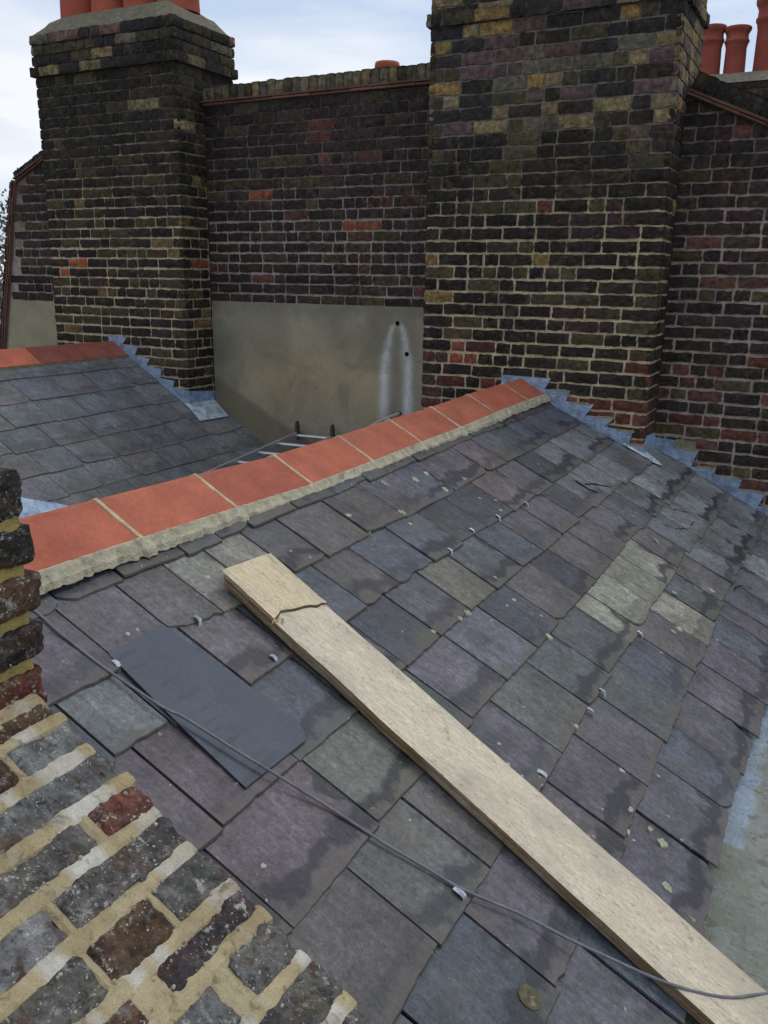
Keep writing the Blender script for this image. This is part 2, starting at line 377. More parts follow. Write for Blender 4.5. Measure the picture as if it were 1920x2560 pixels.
def brick_face(mb, O, U, V, Nn, width, z0, z1, colf, clip=None, first=None, phase=0, wav=0.0018, P=P):
    """courses of mixed headers and stretchers covering width x (z0..z1); clip(u,z)->bool keeps a brick"""
    k = 0; z = z1
    while z > z0+0.02:
        lo_ = 1-sm(0.2, 0.9, z); H = P-rnd.uniform(0.008, 0.0125)-0.005*lo_; zb = z-P
        u = 0.0; st = (k+phase) % 2
        while u < width-0.01:
            r = rnd.random()
            L = 0.215 if (r < 0.62) else 0.103
            if u == 0.0: L = (0.215, 0.103)[st] if rnd.random() < .8 else 0.15
            L += rnd.uniform(-0.006, 0.006)
            if width-(u+L) < 0.06: L = width-u
            if L > 0.25: L = 0.14
            un = u+L; gap = rnd.uniform(0.006, 0.012)+0.004*lo_
            Lb = L-(gap if un < width-0.005 else 0)
            uc, zc = u+Lb/2, zb+H/2
            if clip is None or clip(uc, zc, Lb):
                c = colf(O, U, uc, zc)
                dz = rnd.uniform(-wav, wav)
                brick(mb, O+U*u+V*(zb+dz+0.004+0.002*lo_), U, V, Nn, Lb, H, c, 5, 3, jt=0.0028, rd=0.0022)
            u = un
        z = zb; k += 1

D_BLK = s2l(40, 36, 33); D_BRN = s2l(50, 43, 38); D_PUR = s2l(55, 43, 43); D_OLV = s2l(68, 62, 46)
OCH = s2l(118, 106, 78); OCH2 = s2l(128, 104, 66); PURP = s2l(88, 70, 71); GREYB = s2l(98, 92, 80); NAVY = s2l(46, 43, 43)
RED = s2l(140, 78, 60); DRED = s2l(84, 50, 44); PALE = s2l(140, 128, 96)
def pick(items):
    t = rnd.uniform(0, sum(a for a, _ in items))
    for a, c in items:
        t -= a
        if t <= 0: return c
    return items[-1][1]
def near(x, z, px, pz, rx=0.1, rz=0.038): return abs(x-px) < rx and abs(z-pz) < rz
def col_right_stack(O, U, u, z):
    p = O+U*u; x = p.x
    if any(near(x, z, a, b) for a, b in ((-2.25, -0.414), (-2.19, -0.562), (-1.98, -0.562), (-2.22, -0.49), (-2.12, -0.64))): return jit(RED, .12)
    if z < -0.72: return jit(pick([(3, D_BRN), (3, DRED), (1, D_BLK), (1.5, s2l(96, 62, 52))]), .2)
    if z < -0.42: return jit(pick([(5, D_BLK), (2, D_BRN), (1.6, DRED), (1, D_OLV)]), .2)
    t = (z-0.85)/0.12+0.5+rnd.uniform(-.5, .5)
    if t > 0.5: return jit(pick([(2.0, OCH), (.8, OCH2), (1.8, PURP), (3.2, NAVY), (1.8, GREYB), (1.4, D_OLV), (1.2, D_BRN)]), .16)
    return jit(pick([(6, D_BLK), (2.2, D_OLV), (1.4, D_BRN), (.8, D_PUR), (.5, OCH2), (.2, s2l(92, 62, 54))]), .22)
def col_left_stack(O, U, u, z):
    p = O+U*u; x = p.x
    if near(x, z, -5.73, 0.03) or near(x, z, -5.87, -0.04, .06): return jit(s2l(150, 80, 56), .1)
    if abs(U.y) > .5 and near(p.y, z, 5.66, 0.04): return jit(RED, .1)
    if z > 1.64: return jit(pick([(2.2, D_OLV), (2, GREYB), (1.4, NAVY), (1, s2l(108, 84, 76))]), .14)
    if z > 1.48: return jit(pick([(2.2, D_OLV), (2.6, NAVY), (1, OCH), (1, D_BLK)]), .14)
    if z > 0.75: return jit(pick([(6, D_BLK), (2.5, D_BRN), (1, D_OLV), (.3, OCH)]), .2)
    return jit(pick([(4.5, D_BLK), (3.2, D_OLV), (2, D_BRN), (.7, D_PUR), (.5, s2l(112, 94, 64))]), .2)
def col_recess(O, U, u, z):
    p = O+U*u; x = p.x
    if any(near(x, z, a, b) for a, b in ((-4.06, 0.57), (-3.3, 0.343), (-3.2, 0.343))): return jit(s2l(128, 74, 58), .1)
    if near(x, z, -3.55, 0.98, .09, .08): return jit(s2l(92, 56, 52), .1)
    if x > -1.1 and z < -0.4: return jit(pick([(4, D_BRN), (2.6, DRED), (2.4, D_BLK), (1, D_OLV), (1.4, s2l(92, 62, 58))]), .2)
    return jit(pick([(4.2, s2l(46, 40, 39)), (3, s2l(58, 47, 44)), (2.4, D_PUR), (1.3, D_OLV), (.5, s2l(86, 60, 54))]), .2)

X, Y_, Z = Vector((1, 0, 0)), Vector((0, 1, 0)), Vector((0, 0, 1))
MORT = s2l(132, 124, 112); MORT_P = s2l(158, 144, 138); MORT_Y = s2l(184, 170, 140)
BASEZ = -9.0
YW = 5.75; YB = 5.43

# ---- party wall -------------------------------------------------------------------
wall = thing("party_wall", (-3, YW, BASEZ), "long sooty brown brick party wall with rendered base between and behind the two chimneys", "wall")
# level/raking top profile (x, z of the underside of the tile creasing)
prof = [(-7.40, BASEZ), (-7.40, -1.9), (-7.03, -0.71), (-6.84, 0.08), (-6.76, 0.48), (-6.68, 0.76), (-6.40, 0.885), (-6.1, 1.06), (-5.9, 1.231), (-1.9, 1.231), (-1.01, 1.048), (1.6, -0.10), (1.6, BASEZ)]
def wall_top(x):
    for (xa, za), (xb, zb) in zip(prof[1:-2], prof[2:-1]):
        if xa <= x <= xb: return za+(zb-za)*(x-xa)/(xb-xa)
    return -9
mb = MB(); mb.prism(prof, YW+0.008, YW+0.23, 'y', MORT_P)
obj("mortar", mb, M_mortar, wall)
mb = MB()
def clip_wall(x0):
    def f(u, z, L):
        x = x0+u
        return z < min(wall_top(x-L/2+0.04), wall_top(x+L/2-0.04))+0.035
    return f
brick_face(mb, Vector((-4.60, YW, 0)), X, Z, -Y_, 2.09, -0.215, 1.231, col_recess, None)
brick_face(mb, Vector((-7.10, YW, 0)), X, Z, -Y_, 1.13, -0.262, 1.19, col_recess, clip_wall(-7.10))
brick_face(mb, Vector((-1.05, YW, 0)), X, Z, -Y_, 2.5, -1.98, 1.10, col_recess, clip_wall(-1.05), wav=.003)
obj("brickwork", mb, M_brick, wall)
# rendered panels
def render_panel(name, poly_fn, x0, x1, z0, z1, stainf, step=0.02):
    mb = MB(); nx = int((x1-x0)/step); nz = int((z1-z0)/step)
    vs = []; cs = []
    for j in range(nz+1):
        for i in range(nx+1):
            x = x0+(x1-x0)*i/nx; z = z0+(z1-z0)*j/nz
            x, z = poly_fn(x, z, i, j, nx, nz)
            d = 0.0015*noise.noise(Vector((x*3, z*3, 1)))
            vs.append((x, YW-0.013+d, z)); cs.append(stainf(x, z))
    W = nx+1
    fs = [(j*W+i, j*W+i+1, (j+1)*W+i+1, (j+1)*W+i) for j in range(nz) for i in range(nx)]
    mb.add(vs, fs, cs)
    # returned edges
    for idx in ([nz*W+i for i in range(W)], [j*W for j in range(nz+1)], [j*W+nx for j in range(nz+1)]):
        pv = [vs[k] for k in idx]; bv = [(p[0], YW+0.02, p[2]) for p in pv]; n = len(pv)
        mb.add(pv+bv, [(k, k+1, n+k+1, n+k) for k in range(n-1)], cs[idx[0]])
    return obj(name, mb, M_render, wall)
RC = s2l(146, 140, 123)
def st_main(x, z):
    c = RC
    nn = noise.noise(Vector((x*9, z*9, 0)))
    c = mixc(c, s2l(166, 146, 110), 0.6*max(0, 1-abs(z+0.75+0.1*nn)/0.45)*sm(-4.5, -3.9, x)*(1-sm(-3.1, -2.9, x)))
    c = mixc(c, s2l(112, 110, 98), 0.55*sm(-0.34, -0.24, z+0.06*nn))
    c = mixc(c, s2l(112, 112, 98), 0.45*sm(0.0, 0.4, noise.noise(Vector((x*2.6, z*1.2, 5)))))
    # damp triangle that follows the hidden roof slope
    line = -0.80-0.52*(x+4.566)
    c = mixc(c, s2l(104, 100, 82), 0.8*(1-sm(-0.03, 0.03, z-line+0.015*nn)))
    # lime run-off from the two overflow holes
    if z < -0.31:
        t = min(1.0, (-0.31-z)/0.30); s = t**0.45
        for cx, wd in ((-2.888-0.095*s-0.012*(-0.31-z), 0.026), (-2.888+0.082*s+0.02*(-0.31-z), 0.026)):
            w_ = wd*(0.55+0.9*t)
            a = math.exp(-((x-cx)/w_)**2)*sm(-0.315, -0.345, z)
            a *= 0.75+0.35*noise.noise(Vector((x*90, z*5, 2)))
            c = mixc(c, s2l(214, 218, 222), max(0, min(1, a*(.75+.25*t))))
    return c
def pf_main(x, z, i, j, nx, nz):
    if j == nz: z += 0.004*noise.noise(Vector((x*8, 0, 0)))
    return x, z
render_panel("render_panel", pf_main, -4.56, -2.55, -1.75, -0.207, st_main)
def pf_l(x, z, i, j, nx, nz):
    lft = -6.87-0.25*max(0, -0.26-z); rt = -5.97
    t = i/nx; x = lft+(rt-lft)*t
    if j == nz: z += 0.004*noise.noise(Vector((x*8, 0, 0)))
    return x, z
render_panel("render_panel", pf_l, -6.98, -6.0, -1.2, -0.258, lambda x, z: s2l(150, 144, 122), 0.05)
for hx, hz in ((-2.888, -0.324), (-2.809, -0.539)):
    mb = MB(); n = 16; r = 0.0125
    ring = lambda rr, y: [(hx+rr*math.cos(q*2*math.pi/n), y, hz+rr*math.sin(q*2*math.pi/n)) for q in range(n)]
    v = ring(r+0.004, YW-0.0155)+ring(r, YW-0.019)+ring(r-0.001, YW-0.0158)
    f = [(a*n+q, a*n+(q+1) % n, (a+1)*n+(q+1) % n, (a+1)*n+q) for a in range(2) for q in range(n)]+[tuple(range(2*n, 3*n))]
    mb.add(v, f, (0.008, 0.008, 0.008)); obj("drain_hole", mb, M_black, wall)

# tile creasing and brick-on-edge coping that follow a path of points
def creasing(path, proj=0.035):
    mb = MB()
    for (xa, za), (xb, zb) in zip(path[:-1], path[1:]):
        Ls = math.hypot(xb-xa, zb-za); tx, tz = (xb-xa)/Ls, (zb-za)/Ls; nx_, nz_ = -tz, tx
        for lay in range(2):
            s = -0.02*lay; c0 = s2l(100, 70, 60) if lay else s2l(118, 84, 70)
            while s < Ls:
                e = min(s+0.165, Ls)
                o = 0.003+lay*0.017; pj = proj-(0 if lay else 0.012)+rnd.uniform(-.005, .005); h = 0.013+rnd.uniform(-.001, .002)
                a = max(s, 0)+0.002
                pts = [(xa+tx*q+nx_*r, za+tz*q+nz_*r) for q, r in ((a, o), (e-0.001, o+rnd.uniform(-.001, .001)), (e-0.001, o+h), (a, o+h))]
                mb.prism(pts, YW-pj, YW+0.25, 'y', jit(c0, .16)); s = e
        pts = [(xa+tx*q+nx_*r, za+tz*q+nz_*r) for q, r in ((0, 0), (Ls, 0), (Ls, 0.038), (0, 0.038))]
        mb.prism(pts, YW-0.008, YW+0.24, 'y', s2l(120, 104, 92))
    return mb
def edge_coping(path, light=True, h=0.098, w=0.07):
    mb = MB()
    for (xa, za), (xb, zb) in zip(path[:-1], path[1:]):
        Ls = math.hypot(xb-xa, zb-za); tx, tz = (xb-xa)/Ls, (zb-za)/Ls
        U = Vector((tx, 0, tz)); Vv = Vector((-tz, 0, tx)); s = 0
        A = Vector((xa, YW-0.012, za))
        while s < Ls-0.02:
            L = min(w+rnd.uniform(-.004, .004), Ls-s)
            c = pick([(4, s2l(104, 96, 78)), (3, s2l(92, 86, 76)), (1.5, D_OLV), (.8, OCH)]) if light else pick([(4, NAVY), (2, D_BLK), (1, D_BRN)])
            hh = h+rnd.uniform(-.005, .006)
            c = jit(c, .14)
            O = A+U*s+Vv*0.036
            brick(mb, O, U, Vv, -Y_, L-0.008, hh, c, 2, 3, dep=0.03, rd=0.005)
            # top and back of the brick
            t0 = O+Vv*(hh-0.004)+Y_*0.002
            vs = [t0, t0+U*(L-0.008), t0+U*(L-0.008)+Y_*0.22, t0+Y_*0.22]; vs += [p-Vv*(hh-0.006) for p in vs]
            mb.add(vs, [(0, 1, 2, 3), (1, 5, 6, 2), (2, 6, 7, 3), (3, 7, 4, 0)], c)
            s += L
        pts = [(xa+tx*q-tz*r, za+tz*q+tx*r) for q, r in ((0, 0.034), (Ls, 0.034), (Ls, 0.034+h-0.008), (0, 0.034+h-0.008))]
        mb.prism(pts, YW-0.002, YW+0.2, 'y', s2l(118, 110, 96) if light else s2l(100, 94, 90))
    return mb
mid = [(-4.60, 1.231), (-2.5, 1.238)]
obj("tile_creasing", creasing(mid), M_clay, wall); obj("coping", edge_coping(mid), M_brick, wall)
rgt = [(-1.02, 1.050), (1.55, -0.08)]
obj("tile_creasing", creasing(rgt, 0.05), M_clay, wall); obj("coping", edge_coping(rgt, False, 0.095), M_brick, wall)
lft = [(-7.40, -1.9), (-7.03, -0.71), (-6.84, 0.08), (-6.76, 0.48), (-6.68, 0.76), (-6.36, 0.90), (-5.95, 1.10)]
obj("tile_creasing", creasing(lft), M_clay, wall); obj("coping", edge_coping(lft, False, 0.05), M_brick, wall)

# ---- chimney stacks -----------------------------------------------------------------
def pot(parent, c, r, h, rim=0.0, col=None, bands=False):
    mb = MB(); col = col or s2l(160, 84, 66)
    if bands:
        pr = [(r*1.04, 0), (r*.98, h*.15), (r*.93, h*.62), (r*.98, h*.66), (r*1.02, h*.70), (r*1.1, h*.72), (r*1.12, h*.755), (r*1.02, h*.78), (r*.99, h*.86), (r*1.08, h*.9), (r*1.2, h*.94), (r*1.22, h*.985), (r*1.14, h), (r*.9, h), (r*.86, h*.9), (r*.8, h*.5)]
    else:
        pr = [(r*1.02, 0), (r, h*.1), (r*.93, h*.82), (r*1.05, h*.84), (r*1.08, h*.93), (r*1.02, h), (r*.84, h), (r*.8, h*.7), (r*.8, h*.4)]
    mb.lathe(c, pr, 32, col, 0.015)
    return obj("chimney_pot", mb, M_clay, parent, smooth=True)

def stack(label, x0, x1, ztop, y1, colf, bands_z, name="chimney_stack", zbot=-1.7, xclip=None, P=P):
    t = thing(name, ((x0+x1)/2, YB, BASEZ), label, "chimney")
    mb = MB(); mb.box(x0+.008, x1-.008, YB+.008, y1-.008, BASEZ, ztop-0.01, MORT_Y); 
    for (b0, b1, pj) in bands_z: mb.box(x0-pj+.01, x1+pj-.01, YB-pj+.01, y1+pj-.01, b0, b1-0.008, MORT)
    obj("mortar", mb, M_mortar_s if x0 > -3 else M_mortar, t)
    mb = MB()
    zs = sorted(bands_z)
    segs = []; z = zbot
    for b0, b1, pj in zs:
        segs.append((z, b0, 0)); segs.append((b0, b1, pj)); z = b1
    if z < ztop-0.02: segs.append((z, ztop, 0))
    ph = 0
    for (a, b, pj) in segs:
        if b-a < 0.02: continue
        X0, X1, Y0, Y1 = x0-pj, x1+pj, YB-pj, y1+pj
        brick_face(mb, Vector((X0, Y0, 0)), X, Z, -Y_, X1-X0, a, b, colf, phase=ph, P=P)
        brick_face(mb, Vector((X1, Y0, 0)), Y_, Z, X, Y1-Y0, a, b, colf, phase=ph+1, P=P)
        if b > 0.7:
            a2 = max(a, 0.7) if a < 0.7 else a
            brick_face(mb, Vector((X0, Y1, 0)), -Y_, Z, -X, Y1-Y0, a2, b, colf, phase=ph)
            brick_face(mb, Vector((X1, Y1, 0)), -X, Z, Y_, X1-X0, a2, b, colf, phase=ph)
        ph += 1
    obj("brickwork", mb, M_brick, t)
    return t
LS = stack("broad dark brick chimney with four oversailing courses and red pots, left of the rendered panel", -5.995, -4.575, 1.790, 6.12, col_left_stack,
           [(1.485, 1.485+P, 0.03), (1.485+P, 1.485+2*P, 0.012), (1.485+2*P, 1.485+3*P, 0.012), (1.485+3*P, 1.79, 0.018)])
RS = stack("tall wide brick chimney with ochre upper bricks, rising out of frame behind the ridge end", -2.540, -1.022, 3.4, 6.12, col_right_stack,
           [(1.487, 1.487+P, 0.022)], zbot=-1.45, P=0.0785)
# mortar flaunching on the left stack
def flaunch(parent, x0, x1, y0, y1, z0, z1, inx, iny, col):
    mb = MB(); n = 14; vs = []
    for j in range(n+1):
        for i in range(n+1):
            a, b = i/n, j/n; x = x0+(x1-x0)*a; y = y0+(y1-y0)*b
            e = min(min(a, 1-a)*(x1-x0)/inx, min(b, 1-b)*(y1-y0)/iny, 1.0)
            vs.append((x, y, z0+(z1-z0)*(math.sin(e*math.pi/2)**0.9)+0.006*noise.noise(Vector((x*9, y*9, 0)))))
    W = n+1
    mb.add(vs, [(j*W+i, j*W+i+1, (j+1)*W+i+1, (j+1)*W+i) for j in range(n) for i in range(n)], col)
    obj("flaunching", mb, M_bed, parent, smooth=True)
flaunch(LS, -6.0, -4.57, YB-0.005, 6.125, 1.782, 1.955, 0.26, 0.24, s2l(112, 108, 92))
for cx in (-5.83, -5.495, -5.16, -4.825): pot(LS, (cx, 5.80, 1.90), 0.158, 0.75)

# chimney standing beyond the wall on the right, with three pots
FS = thing("chimney_stack", (-1.0, 10.9, BASEZ), "far chimney behind the right raking coping with its row of ribbed red pots", "chimney")
mb = MB(); mb.box(-2.6, 0.6, 10.55, 11.3, BASEZ, 2.02, s2l(120, 110, 92)); obj("mortar", mb, M_mortar, FS)
mb = MB(); brick_face(mb, Vector((-2.6, 10.54, 0)), X, Z, -Y_, 3.2, 1.0, 2.02, lambda O, U, u, z: jit(pick([(3, D_BRN), (2, D_OLV), (2, D_BLK)]), .2)); obj("brickwork", mb, M_brick, FS)
flaunch(FS, -2.62, 0.62, 10.53, 11.32, 2.015, 2.16, 0.3, 0.3, s2l(118, 114, 102))
k = 10.9/6.3
for cx, rim, zt, r in ((-1.0, 1.524, 1.535, .066), (-0.852, 1.5, 1.515, .066), (-0.66, 1.6, 1.655, .085)):
    pot(FS, (cx*k, 10.9, 2.08), r*k, zt*k-2.08, bands=True, col=s2l(140, 72, 60))
PS = thing("chimney_stack", (-5.1, 9.8, BASEZ), "hidden far chimney whose single red pot rim peeps over the level coping", "chimney")
mb = MB(); mb.box(-5.5, -4.7, 9.5, 10.1, BASEZ, 1.9, s2l(110, 100, 84)); obj("brickwork", mb, M_mortar, PS)
pot(PS, (-5.125, 9.8, 1.88), 0.135, 0.50, bands=False)

# ------------------------------------------------------------------ slates
def poly_slate(mb, outline, zf, th, col, idv, vtail, uref):
    """outline: list of (x,y) in plan; zf(x,y) top height; extruded down by th"""
    n = len(outline); top = [(x, y, zf(x, y)) for x, y in outline]; bot = [(x, y, zf(x, y)-th) for x, y in outline]
    uv = [(uref(x, y), vtail(x, y), idv) for x, y in outline]*2
    f = [tuple(range(n))]+[(i+n, (i+1) % n+n, (i+1) % n, i) for i in range(n)]
    area = sum(outline[i][0]*outline[(i+1) % n][1]-outline[(i+1) % n][0]*outline[i][1] for i in range(n))
    if area < 0: f = [tuple(reversed(q)) for q in f]
    mb.add(top+bot, f, col, uv)

def slate(mb, xt, y0, y1, zplane, sgn, col, length=0.42, lift=0.017, th=0.006, ragged=0.0, chip=None, crack=None, gap=0.0035, tw=0.0, lim=None):
    """sgn=+1: slope falls towards +x (tail at larger x). u=distance from far side, v=distance from tail"""
    idv = rnd.random(); y0 += gap*rnd.uniform(.3, 1); y1 -= gap*rnd.uniform(.3, 1)
    xh = xt-sgn*length
    sk = rnd.uniform(-.004, .004)
    def zf(x, y):
        t = abs(x-xh)/length
        return zplane(x, y)-0.012+lift*t+tw*((y-(y0+y1)/2))*t
    n = max(5, int((y1-y0)/0.022))
    tail = []
    sd = rnd.uniform(0, 99)
    for i in range(n+1):
        y = y0+(y1-y0)*i/n
        d = 0.003*noise.noise(Vector((y*30, sd, 0)))+0.0022*noise.noise(Vector((y*90, sd, 4)))
        if ragged: d += ragged*(noise.noise(Vector((y*11, sd, 7)))-0.3)+ragged*.5*noise.noise(Vector((y*40, sd, 2)))
        tail.append([xt+sgn*(d+sk*(i/n-.5)*2), y])
    if chip:
        side, s = chip
        if side == 0: tail[0][0] -= sgn*s; tail[1][0] -= sgn*s*.35
        else: tail[-1][0] -= sgn*s; tail[-2][0] -= sgn*s*.3
    def sidepts(y, a, b):
        return [[a+(b-a)*q/6, y+0.0016*noise.noise(Vector((q*1.7, sd, y*9)))] for q in range(1, 6)]
    out = tail+sidepts(y1, xt, xh)+[[xh, y1], [xh, y0]]+sidepts(y0, xh, xt)
    if lim: out = [[min(max(p[0], lim[0]), lim[1]), min(max(p[1], lim[2]), lim[3])] for p in out]
    vt = lambda x, y: abs(xt-x); ur = lambda x, y: y1-y
    poly_slate(mb, out, zf, th, col, idv, vt, ur)

S_PUR = s2l(89, 86, 94); S_BLU = s2l(81, 87, 97); S_GRN = s2l(85, 90, 92); S_BRN = s2l(90, 87, 88)
S_DRK = s2l(66, 69, 76); S_LIT = s2l(134, 137, 138); S_LICH = s2l(134, 135, 122); S_PU2 = s2l(102, 92, 95); S_NEW = s2l(62, 71, 85)
def zr(x, y):
    """main roof, right slope (a little belly towards the wall)"""
    return -0.745-0.52*(x+1.674)+0.05*sm(4.0, 5.6, y)*sm(-1.6, -0.8, x)
over = [((-1.291, 3.391), S_DRK), ((-0.859, 3.346), s2l(62, 64, 72)), ((-0.649, 3.86), S_LICH), ((-0.69, 3.45), S_LICH), ((-0.44, 3.668), s2l(137, 136, 125)),
        ((-0.66, 3.2), S_LICH), ((-1.264, 3.761), S_PU2), ((-1.48, 3.986), S_PU2), ((-1.35, 5.02), S_LIT), ((-1.294, 4.31), s2l(71, 74, 80)), ((-0.793, 6.02), S_LIT),
        ((-0.97, 4.9), S_LIT), ((-1.119, 2.966), S_GRN), ((-1.319, 1.688), s2l(92, 88, 92)), ((-0.297, 4.356), s2l(86, 88, 95)), ((-1.12, 2.66), s2l(104, 103, 96)),
        ((-0.93, 1.40), s2l(94, 85, 91)), ((-0.93, 1.60), s2l(98, 101, 96)), ((-1.5, 1.95), s2l(119, 118, 111)), ((-1.5, 1.5), s2l(94, 90, 97)), ((-1.3, 1.27), s2l(107, 112, 114)),
        ((-1.1, 1.22), s2l(97, 89, 96)), ((-0.91, 1.2), s2l(96, 86, 90)), ((-0.7, 1.4), s2l(92, 87, 97)), ((-0.7, 1.56), s2l(94, 96, 95)),
        ((-0.45, 1.45), s2l(72, 78, 87)), ((-0.9, 2.23), s2l(98, 94, 104)), ((-0.88, 2.5), s2l(96, 95, 104)), ((-0.67, 2.4), s2l(94, 96, 95)), ((-0.85, 5.2), S_LIT)]
ROWS = [
    (-1.600, [0.6, 0.9, 1.15, 1.40, 1.61, 1.856, 2.02, 2.176, 2.439, 2.70, 2.95, 3.12, 3.40, 3.62, 3.83, 4.07, 4.38, 4.62, 4.88, 5.08, 5.30, 5.43]),
    (-1.405, [0.7, 0.95, 1.10, 1.378, 1.577, 1.762, 1.93, 2.115, 2.312, 2.597, 2.886, 3.152, 3.374, 3.78, 4.03, 4.308, 4.539, 4.80, 5.10, 5.43]),
    (-1.205, [0.8, 1.0, 1.176, 1.345, 1.605, 1.816, 2.0, 2.219, 2.447, 2.722, 2.981, 3.243, 3.555, 3.87, 4.14, 4.42, 4.72, 4.98, 5.22, 5.43]),
    (-1.003, [0.7, 0.96, 1.228, 1.518, 1.80, 2.095, 2.34, 2.592, 2.835, 3.115, 3.371, 3.649, 3.93, 4.20, 4.47, 4.75, 5.02, 5.28, 5.43]),
    (-0.792, [0.6, 0.88, 1.166, 1.53, 1.82, 2.087, 2.368, 2.655, 2.917, 3.20, 3.428, 3.73, 4.02, 4.30, 4.57, 4.86, 5.14, 5.40, 5.745]),
    (-0.570, [0.8, 1.08, 1.374, 1.657, 1.93, 2.229, 2.543, 2.813, 3.125, 3.287, 3.57, 3.85, 4.13, 4.40, 4.68, 4.97, 5.24, 5.50, 5.745]),
    (-0.345, [0.7, 1.0, 1.20, 1.50, 1.79, 2.082, 2.37, 2.652, 2.953, 3.24, 3.524, 3.80, 4.08, 4.36, 4.64, 4.91, 5.19, 5.46, 5.745]),
    (-0.121, [0.8, 1.1, 1.374, 1.66, 1.95, 2.239, 2.526, 2.79, 3.08, 3.37, 3.66, 3.95, 4.135, 4.42, 4.70, 4.98, 5.27, 5.52, 5.745]),
]
roof = thing("slate_roof", (-1.8, 3.0, -1.0), "nearest grey slate roof with orange ridge tiles, carrying the wooden plank", "roof")
mb = MB()
for k, (xt, ys) in enumerate(ROWS):
    for ya, yb in zip(ys[:-1], ys[1:]):
        xc, yc = xt-0.1, (ya+yb)/2
        col = None; bd = 1e9
        for (ox, oy), oc in over:
            if abs(ox-xc) < 0.12 and abs(oy-yc) < (yb-ya)/2+.02 and abs(oy-yc) < bd: bd = abs(oy-yc); col = oc
        if col is None:
            c = pick([(3.2, S_PUR), (3, S_BLU), (2.2, S_GRN), (2.4, S_BRN), (0.7, S_DRK)])
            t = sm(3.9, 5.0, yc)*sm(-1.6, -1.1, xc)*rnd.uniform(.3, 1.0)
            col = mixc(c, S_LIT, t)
        xtt = xt+0.05*sm(4.2, 5.4, yc)*sm(-1.3, -1.0, xt)+rnd.uniform(-.006, .006)
        near_ = yc < 2.1
        if xt > -.2: xtt += 0.055*sm(2.7, 3.7, yc)
        rg = 0.0
        if abs(xt+1.405) < .01 and 1.378 <= ya < 1.75: rg = 0.02
        if rnd.random() < 0.16: rg = rnd.uniform(.006, .016)
        ch = (rnd.choice((0, 1)), rnd.uniform(.006, .03)) if rnd.random() < 0.3 else None
        if abs(xt+1.205) < .01 and abs(ya-1.176) < .01: xtt = -1.235
        if abs(xt+1.405) < .01 and abs(yb-1.378) < .01: xtt = -1.39; ch = (0, 0.0)
        if xt > -.2 and abs(ya-2.79) < .01: ch = (1, 0.085)
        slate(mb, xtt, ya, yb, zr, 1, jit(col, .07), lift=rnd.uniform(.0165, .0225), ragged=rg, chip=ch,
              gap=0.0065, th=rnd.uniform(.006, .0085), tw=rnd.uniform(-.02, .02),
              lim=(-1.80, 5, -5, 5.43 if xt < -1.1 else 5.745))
# hidden under-layer along the eaves edge and a solid deck below
for ya in [q*0.28+0.6 for q in range(18)]: slate(mb, -0.150, ya, min(ya+0.28, 5.74), lambda x, y: zr(x, y)-0.012, 1, jit(S_BLU, .1), length=0.3, lift=0.008)
obj("slates", mb, M_slate, roof)
mb = MB()
dk = (0.03, 0.028, 0.026)
mb.prism([(-1.83, -0.72), (-0.16, -1.586), (-0.16, -1.75), (-3.7, -1.75), (-3.62, -1.60)], 0.2, 5.425, 'y', dk)
mb.prism([(-1.0, -1.15), (-0.16, -1.586), (-0.16, -1.75), (-1.0, -1.75)], 5.425, 5.744, 'y', dk)
obj("roof_deck", mb, M_black, roof)
# hidden side of the roof
def zl(x, y): return -0.680+0.52*(x+1.834)-0.03
mb = MB()
for kk in range(9):
    xt = -2.06-0.2*kk
    y = 0.4-(kk % 2)*0.14
    while y < 5.42:
        slate(mb, xt, y, min(y+0.28, 5.43 if xt > -2.5 else 5.735), zl, -1, jit(pick([(1, S_PUR), (1, S_BLU), (1, S_BRN)]), .1), lim=(-9, -1.85, -9, 9)); y += 0.28
obj("slates", mb, M_slate2, roof)

# loose newer slate laid over the others
mb = MB()
nz_ = lambda x, y: zr(x, y)+0.013+0.004*(x+1.2)
pl = [(-1.43, 1.372), (-1.20, 1.352), (-1.023, 1.342), (-1.022, 1.45), (-1.020, 1.575), (-1.042, 1.600), (-1.066, 1.610), (-1.24, 1.590), (-1.44, 1.566)]
poly_slate(mb, pl, nz_, 0.006, S_NEW, .3, lambda x, y: .3, lambda x, y: .3)
def mat_newslate():
    m = MT("new_slate", 0.5, 0.45); c = m.attr('Col'); n1 = m.noise(7, 4, 0.6); n2 = m.noise(120, 3, 0.6)
    c = m.vscale(c, m.ramp(n1, 0.3, 0.7, 0.86, 1.12)); c = m.vscale(c, m.ramp(n2, 0.3, 0.7, 0.9, 1.1))
    n3 = m.noise(26, 4, 0.6, None, (1.5, 0.22, 1), (0, 0, .25)); n4 = m.ramp(m.sep(m.tc.outputs['Object'])[1], 0.05, -0.06)
    c = m.mix(m.math('MULTIPLY', m.ramp(n3, 0.54, 0.6), m.math('MULTIPLY', n4, 0.75)), c, (0.03, 0.036, 0.045)); c = m.mix(m.ramp(m.noise(60, 5, 0.8), 0.6, 0.72, 0, .25), c, (0.2, 0.23, 0.26))
    c = m.mix(m.ramp(m.noise(20, 5, 0.8), 0.7, 0.75, 0, .5), c, (0.3, 0.33, 0.35))
    m.color(c); m.bump(n2, 0.2, 0.001); return m.m
tag(obj("loose_slate", mb, mat_newslate(), None, loc=(-1.2, 1.47, -0.96)), "smooth blue-grey newer slate with a clipped corner, lying under the cable left of the plank", "slate")

